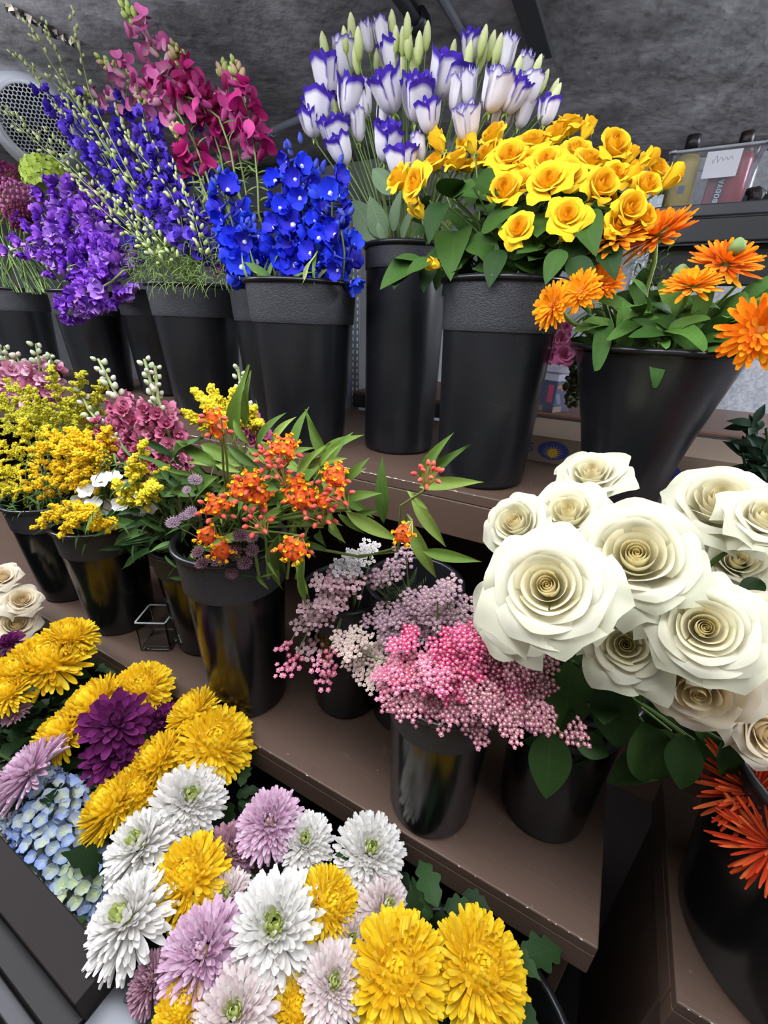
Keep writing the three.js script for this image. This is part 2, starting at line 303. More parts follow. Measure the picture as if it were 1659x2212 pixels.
// ---------------------------------------------------------------- plant builders
const green = { stem: '#5f7d33', stemPale: '#86a04a', dark: '#24401c', mid: '#3d6326', pale: '#8fae55', olive: '#6f8436' };
const veinTex = canvasTex(256, 512, (x, w, h) => {
  x.fillStyle = '#dcdcdc'; x.fillRect(0, 0, w, h);
  for (let i = 0; i < 500; i++) { x.globalAlpha = .12; x.fillStyle = rnd() < .5 ? '#b9b9b9' : '#f4f4f4'; x.beginPath(); x.ellipse(rnd() * w, rnd() * h, rr(3, 16), rr(3, 16), 0, 0, 7); x.fill(); }
  x.globalAlpha = .75; x.strokeStyle = '#ffffff'; x.lineWidth = 7; x.beginPath(); x.moveTo(w / 2, 0); x.lineTo(w / 2, h); x.stroke();
  x.globalAlpha = .5; x.lineWidth = 2.5; for (let k = 0; k < 11; k++) for (const s of [-1, 1]) { const y = 20 + k * 46; x.beginPath(); x.moveTo(w / 2, y); x.quadraticCurveTo(w / 2 + s * w * .25, y + 22, w / 2 + s * w * .5, y + 62); x.stroke(); }
});
const leafM = (c, o) => { const k = 'L' + c + JSON.stringify(o ?? 0); return matCache[k] ??= new THREE.MeshPhysicalMaterial({ color: c, map: veinTex, roughness: .6, specularIntensity: .35, side: THREE.DoubleSide, ...o }); };
const LEAF = {
  ovate: v => Math.pow(Math.sin(Math.PI * Math.pow(clamp(v, .004, .999), .72)), .85), lance: v => Math.pow(Math.sin(Math.PI * Math.pow(clamp(v, .004, .999), .8)), 1.1),
  spoon: v => .25 + .75 * Math.pow(Math.sin(Math.PI * clamp(.08 + v * .91)), .8) * (v > .9 ? (1 - v) * 6 + .35 : 1),
  lobed: v => Math.sin(Math.PI * Math.pow(clamp(v, .01, .999), .8)) * (.55 + .45 * Math.abs(Math.sin(v * Math.PI * 3.5))),
};
function leaf(kind, W, bend = .6, fold = .25, serr = 0, nu = 4, nv = 10, wave = 0) {       // unit length along +y, upper face +z
  return grid(nu, nv, (u, v) => {
    let w = LEAF[kind](v) * W * .5; if (serr) w *= 1 + serr * (v * 12 % 1 - .5) * (Math.abs(u) > .6 ? 1 : 0);
    const a = bend * v, y = bend ? Math.sin(a) / bend : v, z = bend ? -(1 - Math.cos(a)) / bend : 0;
    return [u * w, y, z + fold * Math.abs(u) * w + wave * Math.sin(v * 9 + u * 2) * .05 * Math.abs(u)];
  });
}
const LG = {
  rose: [leaf('ovate', .62, .5, .3, .16, 4, 12), leaf('ovate', .58, .9, .45, .16, 4, 12), leaf('ovate', .66, .2, .2, .16, 4, 12)],
  lance: [leaf('lance', .2, .7, .5), leaf('lance', .22, 1.1, .4), leaf('lance', .18, .3, .5, 0, 4, 10, .5)],
  thin: [leaf('lance', .1, .8, .4, 0, 2, 7), leaf('lance', .09, 1.4, .4, 0, 2, 7)],
  spoon: [leaf('spoon', .3, .8, .3, 0, 4, 10, .4), leaf('spoon', .34, 1.5, .2, 0, 4, 10, .6), leaf('spoon', .28, 2.2, .3, 0, 4, 12)],
  lobed: [leaf('lobed', .6, .5, .2, 0, 4, 16), leaf('lobed', .55, 1., .2, 0, 4, 16)],
};
const pick = a => a[Math.floor(rnd() * a.length)];
function addLeaf(g, kind, m, pos, dir, len, face = V(0, 1, 0), name = 'leaf') {
  const q = part(g, name, pick(LG[kind]), m, pos.clone().sub(g.position)); q.quaternion.copy(frame(dir, face)); q.scale.setScalar(len); return q;
}
function addStem(g, pts, r, m, r1 = r * .8, seg = 8) { return part(g, 'stem', tube(pts.map(p => p.clone().sub(g.position)), r, r1, seg, 5), m); }
function addHead(g, proto, pos, n, s, spin = rnd() * 6.3, name) { const h = proto.clone(); if (name) h.name = name; h.position.copy(pos).sub(g.position); h.quaternion.copy(Q(n, spin)); h.scale.setScalar(s); g.add(h); return h; }
const mid3 = (a, b, t, dx = 0, dy = 0, dz = 0) => a.clone().lerp(b, t).add(V(dx, dy, dz));
const dirRnd = (n, k) => n.clone().add(V(rr(-k, k), rr(-k, k), rr(-k, k))).normalize();

// --- rose-like cupped blooms, unit radius about 1, opening along +y; every petal is a mesh
const bez = (P, t) => { const a = (1 - t) ** 3, b = 3 * t * (1 - t) ** 2, c = 3 * t * t * (1 - t), d = t ** 3; return [a * P[0][0] + b * P[1][0] + c * P[2][0] + d * P[3][0], a * P[0][1] + b * P[1][1] + c * P[2][1] + d * P[3][1]]; };
const lerpP = (A, B, t) => A.map((p, i) => [lerp(p[0], B[i][0], t), lerp(p[1], B[i][1], t)]);
function cupPetal(P, phi, w, o = {}) {
  const { nu = 8, nv = 8, tip = .22, curl = 0, ruffle = 0, rf = 5, over = .07, fold = 0, col, ph = rnd() * 6, peak = .08 } = o;
  return grid(nu, nv, (u, v) => {
    const vv = v * (1 - tip * Math.pow(Math.abs(u), 2.4) + peak * Math.max(0, 1 - Math.abs(u) * 3) * v);
    let [r, y] = bez(P, vv); const s = vv < .5 ? .45 + .55 * Math.sin(vv * Math.PI) : 1;
    const e = Math.pow(clamp((Math.max(v, Math.abs(u) * v) - .72) / .28), 2);
    r += curl * e; y -= curl * e * .55;
    const sd = fold * Math.pow(Math.abs(u), 3) * v * v; r += sd; y -= sd * .9;
    const rv = ruffle * v * v * v * Math.sin(u * rf + ph); r = r * (1 + over * u) + rv; y += rv * .5 + ruffle * .4 * v ** 4 * Math.sin(u * rf * 1.7 + ph * 2);
    const a = phi + u * w * s; return [Math.sin(a) * r, y, Math.cos(a) * r];
  }, col);
}
const calyxGeo = (R = .2, drop = .22) => { const l = [lathe([[.03, -drop], [R * .8, -drop * .6], [R, -.03], [R * .7, .03], [.01, .04]], 8)]; for (let i = 0; i < 5; i++) l.push(put(leaf('lance', .28, -1.6, .2, 0, 2, 5), new THREE.Matrix4().multiply(euler(1.7, i * 1.2566, 0)), null).scale(.55, .55, .55)); return join(l.map(g => { const q = g.index ? g.toNonIndexed() : g; return q; })); };
const CALYX = calyxGeo();
function roseProto(o) {
  const { N = 24, R = 1, H = .95, open = 1, cols, nu = 9, nv = 9, curl = .16, ruffle = .04, calyx = '#71893f', rin = .1 } = o;
  const head = new THREE.Mesh(CALYX, mat(calyx)); head.name = 'flower_head'; shade(head);
  for (let i = 0; i < N; i++) {
    const t = i / (N - 1), Ri = rin + .62 * t;
    const op = open * (1 + rr(-.1, .1) * t);
    const inner = [[.04, 0], [Ri * 1.15, H * .3], [Ri * 1.15, H * .7], [Ri * (o.close ?? .98), H * lerp(.84, .95, clamp(t * 2.5))]];
    const outer = [[.06, -.02], [R * .68 * op, -.14], [R * .74 * op, H * .82], [R * 1.1 * op, H * lerp(.74, .44, clamp((t - .5) * 2)) * rr(.85, 1.12)]];
    const k = Math.pow(clamp((t - (o.core ?? .12)) / (1 - (o.core ?? .12))), 1.15), P = lerpP(inner, outer, k);
    const g = cupPetal(P, i * GA * 1.02 + rr(-.15, .15), lerp(o.wrap ?? 1.5, .74, Math.pow(t, .5)), { nu, nv, curl: curl * R * k * rr(.6, 1.5), ruffle: ruffle * k, tip: lerp(.1, .42, k), over: .06, peak: lerp(0, .16, k), fold: (o.fold ?? .12) * k * k * rr(.4, 1.7) });
    const p = new THREE.Mesh(g, cols[Math.min(cols.length - 1, Math.floor(t * cols.length))]); p.name = 'petal'; p.castShadow = p.receiveShadow = true; head.add(p);
  }
  return head;
}
// --- chrysanthemums
function strap(L, W, bend, cup, tipPow = .7, nu = 2, nv = 6) {      // along +y, bends to -z (inwards) for bend > 0
  return grid(nu, nv, (u, v) => {
    const s = (.5 + .5 * Math.sin(Math.min(1, v * 1.25) * Math.PI / 2)) * (v > .999 ? .42 : Math.pow(clamp(1 - Math.pow(v, 6) * .75), tipPow * .5));
    const a = bend * v * v, y = L * (v - bend * bend * v ** 5 * .1), z = -L * bend * v ** 3 / 3;
    return [u * W * .5 * s, y, z - cup * W * u * u * s + cup * W * .4];
  });
}
function mumProto({ N, cols, center, inner, th0 = .05, th1 = 1.75, L0 = .35, L1 = .95, W0 = .09, W1 = .17, bend0 = 1.1, bend1 = -.3, cup = .4, rc = .16, base = rc * .6, flatY = 1, pw = .5, jit = .08, tp = .7 }) {
  const head = new THREE.Mesh(new THREE.SphereGeometry(rc * .9, 10, 8), center); head.name = 'flower_head'; shade(head);
  const K = 9, geos = []; for (let k = 0; k < K; k++) { const t = k / (K - 1); geos.push([strap(lerp(L0, L1, t), lerp(W0, W1, t), lerp(bend0, bend1, t), cup, tp), strap(lerp(L0, L1, t) * 1.06, lerp(W0, W1, t) * .92, lerp(bend0, bend1, t) + .35, cup, tp)]); }
  for (let i = 0; i < N; i++) {
    const t = (i + .5) / N, th = lerp(th0, th1, Math.pow(t, pw)) + rr(-jit, jit), ph = i * GA + rr(-jit, jit), k = Math.min(K - 1, Math.floor(Math.pow(t, .8) * K));
    const p = new THREE.Mesh(pick(geos[k]), inner && i < 16 ? inner : cols[i % cols.length]); p.name = 'petal'; p.castShadow = p.receiveShadow = true;
    p.rotation.set(th, ph, rr(-.1, .1), 'YXZ'); const d = V(0, 1, 0).applyEuler(p.rotation); p.position.copy(d).multiplyScalar(base); p.position.y = p.position.y * flatY - .1 * t; head.add(p);
  }
  return head;
}
// --- small florets, merged with their own pigments; open along +y, unit radius
const flat = l => join(l.map(g => g.index ? g.toNonIndexed() : g));
function floret({ n = 5, W = .8, L = 1, tilt = 1.2, c1, c2, cc, cr = .16, layers = 1, bend = -.3, rf = 0, cupc = .15, spur, nu = 2, nv = 3 }) {
  const l = [];
  for (let k = 0; k < layers; k++) for (let i = 0; i < n; i++) {
    const s = 1 - k * .3, ph = rr(0, 6);
    const g = grid(nu, nv, (u, v) => { const w = W * s * .5 * Math.pow(Math.sin(Math.PI * clamp(.1 + v * .82)), .7), a = bend * v; return [u * w, L * s * v * Math.cos(a), -L * s * v * Math.sin(a) * .6 - cupc * w * u * u + rf * v * Math.sin(u * 4 + ph)]; }, (u, v) => c1.clone().lerp(c2, v));
    l.push(g.applyMatrix4(euler(tilt - k * .5 + rr(-.12, .12), (i + k * .5) / n * 6.283 + rr(-.12, .12), 0)));
  }
  if (cc) l.push(paint(new THREE.IcosahedronGeometry(cr, 0), cc).translate(0, cr * .6, 0));
  if (spur) l.push(paint(new THREE.ConeGeometry(.13, 1, 5, 1).rotateX(Math.PI).rotateZ(.5).translate(.25, -.45, 0), spur));
  return flat(l);
}
const budGeo = (c1, c2, w = .3, n = 6) => { const g = lathe([[.02, 0], [w * .6, .08], [w, .38], [w * .75, .75], [w * .3, .95], [.01, 1]], n); const p = g.attributes.position, col = new Float32Array(p.count * 3); for (let i = 0; i < p.count; i++) { const c = c1.clone().lerp(c2, clamp(p.getY(i))); col.set([c.r, c.g, c.b], i * 3); } g.setAttribute('color', new THREE.BufferAttribute(col, 3)); return g; };
// --- a flowering spike along a path: list of stations base -> tip
function spike(g, path, o) {
  const c = new THREE.CatmullRomCurve3(path, false, 'centripetal'), { n, size, geos, m, name = 'floret', rad = .5, t0 = 0, t1 = 1, taper = .5, out = .8, upw = .25, stalk } = o;
  for (let i = 0; i < n; i++) {
    const k = (i + .5) / n, t = lerp(t0, t1, k), p = c.getPointAt(t), T = c.getTangentAt(t), a = i * GA + rr(-.3, .3);
    let x = T.clone().cross(V(.3, .2, 1)).normalize(); const y = T.clone().cross(x); const d = x.multiplyScalar(Math.cos(a)).addScaledVector(y, Math.sin(a));
    const s = size * lerp(1, taper, k) * rr(.85, 1.15), nn = d.clone().multiplyScalar(out).addScaledVector(T, upw).add(V(rr(-.2, .2), rr(-.2, .2), rr(-.2, .2))).normalize();
    const q = part(g, name, pick(geos), m, p.clone().addScaledVector(d, s * rad).sub(g.position)); q.quaternion.copy(Q(nn, rnd() * 6.3)); q.scale.setScalar(s);
  }
  return c;
}
const P2 = (list, z) => list.map(([x, y, dz = 0]) => at(x, y, z + dz));
// ================================================================ upper bench
// --- yellow spray roses
{
  const ym = ['#f0b41c', '#f5c020', '#f8ca26', '#fad430', '#fad42c'].map(c => petalM(c));
  const protos = [roseProto({ N: 17, cols: ym, nu: 7, nv: 6, open: 1.05, curl: .2, ruffle: .06, H: .95 }), roseProto({ N: 15, cols: ym, nu: 7, nv: 6, open: .85, curl: .14, H: 1.15 }), roseProto({ N: 19, cols: ym, nu: 7, nv: 6, open: 1.2, curl: .22, ruffle: .08, H: .8 })];
  const bud = roseProto({ N: 8, cols: ym, nu: 6, nv: 6, open: .42, curl: .04, H: 1.5, rin: .16 });
  // px, py, z, diameter px, kind 0-2 open 3 bud, tilt sideways
  const L = [[948, 312, -.9, 52, 3], [860, 385, -.83, 66, 1], [893, 393, -.81, 66, 0], [905, 458, -.8, 48, 3], [940, 572, -.77, 40, 3], [938, 345, -.9, 60, 0], [985, 345, -.9, 56, 1], [1020, 318, -.88, 44, 3], [1066, 290, -.92, 62, 1], [1050, 325, -.9, 62, 0], [1102, 322, -.86, 84, 2], [1118, 382, -.82, 74, 2], [1090, 410, -.79, 74, 1], [1152, 300, -.9, 70, 0], [1180, 335, -.84, 72, 2], [1184, 374, -.79, 96, 2], [1228, 372, -.82, 70, 0], [1229, 456, -.76, 84, 2], [1119, 490, -.76, 60, 0], [1200, 290, -.92, 62, 1], [1228, 268, -.94, 66, 1], [1266, 285, -.93, 46, 3], [1275, 340, -.86, 64, 0], [1326, 313, -.87, 74, 1], [1355, 345, -.88, 46, 3], [1300, 400, -.8, 74, 1], [1332, 372, -.84, 54, 0], [1392, 352, -.88, 52, 3], [1420, 365, -.9, 54, 1], [1398, 398, -.84, 60, 1], [1444, 390, -.88, 56, 3], [1356, 385, -.85, 52, 3], [1362, 448, -.78, 66, 1], [1300, 345, -.89, 56, 0], [1250, 318, -.9, 60, 0], [1340, 478, -.78, 52, 0], [1216, 512, -.77, 34, 3], [1395, 468, -.8, 50, 1], [1140, 345, -.86, 66, 0], [1020, 350, -.92, 56, 0], [1265, 420, -.86, 52, 0], [1085, 350, -.88, 60, 0], [1310, 430, -.86, 50, 1], [1380, 420, -.88, 52, 0], [1005, 300, -.93, 50, 1]];
  const B = buckets.B6, sm = mat('#587332'), lm = [leafM('#2c4a1f'), leafM('#36571f'), leafM('#436728')];
  const hub = at(1150, 640, -.87), where = (x, y) => y > 440 ? 'low over the leaves of its bunch' : x < 960 ? 'beside the lisianthus' : x > 1290 ? 'at the plastic bin side of its bunch' : y < 330 ? 'along the top of its bunch' : 'in the middle of its bunch';
  L.forEach(([x, y, z, d, k], i) => {
    const p = at(x, y, z), g = thing('spray_rose', k === 3 ? 'half closed yellow spray rose bud ' + where(x, y) : ['full yellow spray rose ', 'cupped half open yellow spray rose ', 'wide open flat yellow spray rose '][k] + where(x, y), 'rose', B.foot(rr(-.8, .8), rr(-.8, .8)), 'yellow spray roses');
    const n = p.clone().sub(hub).normalize().multiplyScalar(.9).addScaledVector(toEye(p), k === 3 ? .15 : .75).add(V(rr(-.25, .25), rr(-.1, .25), rr(-.2, .2))).normalize();
    const s = sz(p, d) * .5, b = p.clone().addScaledVector(n, -s * .6);
    addHead(g, k === 3 ? bud : protos[k], b, n, s * [1.04, 1.08, .82, 1.3][k]);
    const rim = V(B.x + (p.x - B.x) * .3 + rr(-.02, .02), B.y + B.H, B.z + (p.z - B.z) * .3 + rr(-.03, .03));
    addStem(g, [g.position.clone(), rim, mid3(rim, b, .55, rr(-.015, .015), .01, 0), b.clone().addScaledVector(n, -s * .2)], .0024, sm, .0016, 9);
    for (let j = 0; j < 3; j++) { const q = mid3(rim, b, rr(.12, .8)); const d2 = V(rr(-1, 1), rr(-.35, .5), rr(-.2, 1)).normalize(); addLeaf(g, 'rose', pick(lm), q, d2, rr(.045, .075), V(0, .5, .8)); }
  });
  // leafy sprigs hanging over the rim
  const sp = [[815, 600, 915, 560, .085], [850, 545, 905, 585, .06], [845, 590, 905, 560, .08], [925, 480, 960, 440, .09], [1075, 540, 1010, 520, .1], [1085, 465, 1040, 500, .08], [1010, 400, 975, 430, .09], [1060, 370, 1020, 400, .1], [960, 380, 985, 430, .1], [960, 540, 990, 500, .07], [1190, 580, 1215, 540, .07], [1130, 590, 1160, 550, .075], [1260, 590, 1230, 560, .08], [1290, 500, 1250, 470, .09], [1330, 560, 1300, 530, .09], [880, 585, 930, 560, .06], [1000, 560, 1030, 520, .08], [1060, 590, 1080, 540, .08], [1160, 500, 1180, 460, .08], [1250, 545, 1220, 500, .08], [910, 620, 935, 570, .06]];
  const g = thing('rose_foliage', 'dark serrated rose leaves spilling over the rim below the yellow spray roses', 'foliage', B.rim());
  for (const [x, y, x0, y0, s] of sp) { const a = at(x0, y0, -.79 + rr(-.05, .03)), b = at(x, y, -.74 + rr(-.04, .02)); addLeaf(g, 'rose', pick(lm), a, b.clone().sub(a), Math.max(s * .8, a.distanceTo(b)), V(0, .6, .8)); addStem(g, [a, mid3(a, B.rim(), .5, 0, .02, 0), B.rim(rr(-.4, .4), .5)], .0016, sm, .0016, 5); }
}
// --- lisianthus
{
  const W1 = C('#eeeaf0'), PU = C('#4c2fb0'), GR = C('#cdd49a');
  const edge = (a, b) => (u, v) => { const k = clamp((Math.max(v, Math.abs(u) * .93 * (v > .55 ? 1 : 0)) - a) / b); return v < .22 ? GR.clone().lerp(W1, clamp(v / .22)) : W1.clone().lerp(PU, k > .5 ? 1 : k * k); };
  const lis = (N, open, H, e = .82) => { const head = new THREE.Mesh(CALYX, mat('#94ab52')); head.name = 'flower_head'; shade(head);
    for (let i = 0; i < N; i++) { const t = i / N, P = [[.05, -.05], [lerp(.5, .95, t), .12], [lerp(.45, .95, t) * open, H * .6], [lerp(.4, 1.05, t) * open, H * lerp(1.02, .96, t)]]; const p = new THREE.Mesh(cupPetal(P, i * GA, .95, { nu: 10, nv: 10, ruffle: .09, rf: 7, curl: .1 * t, tip: .12, col: edge(e, .11), over: .1 }), vcM()); p.name = 'petal'; p.castShadow = p.receiveShadow = true; head.add(p); } return head; };
  const protos = [lis(8, 1, 1.9), lis(9, 1.15, 1.7), lis(7, .72, 2.2, .9), lis(8, .95, 1.95, .9)];
  const bg = budGeo(C('#a9bb62'), C('#e6eab8'), .19, 7), bm = vcM();
  const L = [[706, 175, -.98, 60, 0], [745, 135, -.99, 56, 0], [752, 215, -.95, 56, 0], [690, 240, -.96, 62, 1], [676, 270, -.95, 50, 0], [725, 290, -.93, 56, 1], [738, 330, -.93, 48, 0], [826, 90, -1, 44, 2], [795, 90, -1, 36, 2], [840, 208, -.93, 62, 0], [900, 222, -.92, 64, 0], [925, 258, -.92, 54, 0], [836, 315, -.91, 58, 0], [866, 355, -.9, 60, 1], [785, 225, -.97, 48, 2], [775, 280, -.97, 44, 2], [848, 130, -1, 48, 0], [865, 110, -1.01, 44, 0], [962, 170, -.97, 70, 1], [985, 215, -.96, 46, 2], [1012, 200, -.95, 48, 2], [1066, 205, -.93, 66, 0], [1106, 212, -.95, 54, 0], [1142, 200, -.97, 50, 0], [1010, 275, -.92, 60, 0], [1180, 245, -.97, 46, 0], [1018, 105, -1, 44, 0], [1092, 130, -1, 42, 2], [1130, 160, -1, 40, 2], [1080, 255, -.97, 50, 0], [1125, 250, -.98, 46, 0], [830, 250, -.97, 44, 2], [905, 330, -.94, 40, 2]];
  const BU = [[700, 100, 46], [745, 85, 40], [760, 62, 48], [775, 95, 50], [847, 55, 46], [880, 60, 44], [882, 95, 50], [905, 105, 50], [922, 78, 44], [855, 85, 40], [870, 145, 46], [978, 115, 40], [1010, 130, 56], [1043, 90, 48], [1060, 100, 46], [1075, 108, 48], [1040, 125, 50], [1116, 155, 48], [1128, 145, 40], [1158, 150, 44], [1172, 180, 42], [1195, 212, 46], [1195, 195, 36], [895, 140, 50], [870, 90, 44], [1145, 175, 36], [815, 135, 44], [770, 130, 46], [730, 215, 46], [720, 235, 42]];
  const B = buckets.B5, sm = mat('#66813a');
  const rimAt = p => V(B.x + clamp((p.x - B.x) * .3, -.07, .07), B.y + B.H, B.z + clamp((p.z - B.z) * .5, -.07, .07));
  L.forEach(([x, y, z, d, k]) => {
    const p = at(x, y, z), g = thing('lisianthus', (k === 2 ? 'slender closed white lisianthus bloom edged in purple ' : k ? 'wide ruffled white lisianthus bloom with purple edge ' : 'cupped white lisianthus bloom with purple edge ') + (x < 945 ? 'in the clump beside the delphiniums' : 'in the clump behind the yellow roses'), 'lisianthus', B.foot(rr(-1, 1), rr(-1, 1)), 'white and purple lisianthus');
    const rim = rimAt(p), n = p.clone().sub(rim.clone().add(V(0, -.25, 0))).normalize().addScaledVector(toEye(p), .22).add(V(rr(-.34, .34), 0, rr(-.15, .3))).normalize(), s = sz(p, d) * .5 * rr(.92, 1.1), b = p.clone().addScaledVector(n, -s * .9);
    addHead(g, protos[k === 0 && rnd() < .4 ? 3 : k], b, n, s * 1.14); addStem(g, [g.position.clone(), rim, mid3(rim, b, .6, 0, .01, 0), b.clone().addScaledVector(n, -s * .2)], .0022, sm, .0016, 9);
  });
  BU.forEach(([x, y, h]) => {
    const p = at(x, y, -1 + rr(-.03, .04)), g = thing('lisianthus_bud', 'pale green pointed lisianthus bud ' + (x < 945 ? 'in the clump beside the delphiniums' : 'in the clump behind the yellow roses'), 'bud', B.foot(rr(-1, 1), rr(-1, 1)), 'lisianthus buds');
    const rim = rimAt(p), n = p.clone().sub(rim.clone().add(V(0, -.3, 0))).normalize().add(V(rr(-.12, .12), 0, 0)).normalize(), s = sz(p, h) * 1.15, b = p.clone().addScaledVector(n, -s * .5);
    const q = part(g, 'bud', bg, bm, b.clone().sub(g.position)); q.quaternion.copy(Q(n)); q.scale.setScalar(s);
    for (let i = 0; i < 3; i++) addLeaf(g, 'thin', mat('#9db158'), b, dirRnd(n, .45), s * .7, toEye(b), 'sepal');
    addStem(g, [g.position.clone(), rim, mid3(rim, b, .6, 0, .01, 0), b], .0017, sm, .0012, 8);
  });
  const fo = thing('lisianthus_foliage', 'broad grey green lisianthus leaves at the bucket rim beside the blue delphinium', 'foliage', B.rim()), lm = leafM('#7c9470', { roughness: .6 });
  for (const [x0, y0, x, y, w] of [[820, 520, 765, 440, 1], [800, 525, 775, 480, 1], [830, 515, 800, 435, 1], [850, 420, 800, 355, .9], [800, 515, 770, 500, 1], [850, 500, 860, 420, .7], [835, 520, 815, 470, 1], [870, 520, 885, 450, .6]]) { const a = at(x0, y0, -.92), b = at(x, y, -.9); const q = addLeaf(fo, 'rose', lm, a, b.clone().sub(a), a.distanceTo(b) * 1.15, V(-.1, .4, .9)); q.scale.x *= w * .95; }
}
// --- blue delphinium
{
  const mk = (a, b) => floret({ n: 5, W: .92, L: 1, tilt: 1.15, c1: C(a), c2: C(b), cc: C('#dfe3f2'), cr: .17, bend: .5, rf: .14, spur: C('#3a3fae'), nu: 3, nv: 4 });
  const geos = [mk('#2331c8', '#1f33d6'), mk('#2b2fc0', '#2742e0'), mk('#3a2fb4', '#2330c4'), mk('#1d2bb8', '#3450e2')], m = vcM('#ffffff', { roughness: .5 });
  const bud = budGeo(C('#5a6a9a'), C('#3440c0'), .3);
  const B = buckets.B4, sm = mat('#5b7440');
  for (const [path, n, px, lab] of [[[[650, 600], [652, 520], [655, 430], [641, 345]], 34, 34, 'tall bright blue delphinium spike in the middle of its bucket'], [[[700, 600], [715, 520], [718, 440], [712, 380]], 20, 32, 'blue delphinium spike leaning towards the lisianthus'], [[[680, 605], [690, 560], [690, 470]], 18, 32, 'short violet blue delphinium spike low over the bucket rim'], [[[520, 560], [505, 490], [492, 440], [487, 405]], 14, 32, 'short blue delphinium spike between the larkspur and the tall blue spike'], [[[535, 610], [535, 560], [540, 505]], 12, 34, 'blue delphinium cluster hanging over the edge of the larkspur bucket'], [[[620, 590], [612, 500], [610, 400]], 16, 30, 'blue delphinium spike behind the tallest blue one'], [[[740, 600], [745, 560], [738, 500]], 9, 30, 'low blue delphinium cluster touching the lisianthus leaves']]) {
    const z = -.83, pts = path.map(([x, y]) => at(x, y, z + rr(-.02, .01))), g = thing('delphinium', lab, 'delphinium', B.foot(rr(-.5, .5), rr(-.3, .3)), 'blue delphiniums');
    spike(g, pts, { n, size: sz(pts[1], px * 1.12), geos, m, rad: .7, taper: .75, out: 1, upw: .1 });
    for (let i = 0; i < 4; i++) { const e = pts[pts.length - 1]; const q = part(g, 'bud', bud, vcM(), e.clone().add(V(rr(-.02, .02), rr(0, .03), rr(-.01, .02))).sub(g.position)); q.scale.setScalar(.018); q.quaternion.copy(Q(V(rr(-1, 1), 1, rr(-.4, 1)))); }
    addStem(g, [g.position.clone(), V(clamp(pts[0].x, B.x - .1, B.x + .1), B.y + B.H - .01, B.z + .02), ...pts], .0035, sm, .002, 10);
  }
  const fo = thing('delphinium_foliage', 'yellow green lance leaves around the rim under the blue delphiniums', 'foliage', B.rim());
  for (let i = 0; i < 46; i++) { const a = V(B.x + rr(-.1, .1), B.y + B.H - .01, B.z + rr(-.02, .1)); addLeaf(fo, pick(['thin', 'lance', 'thin']), leafM(pick(['#9bb35e', '#6f8f42', '#56783a', '#b2c07a'])), a, V(rr(-.9, .9), rr(.2, 1), rr(-.1, .8)), rr(.05, .09), V(0, .5, .8)); }
}
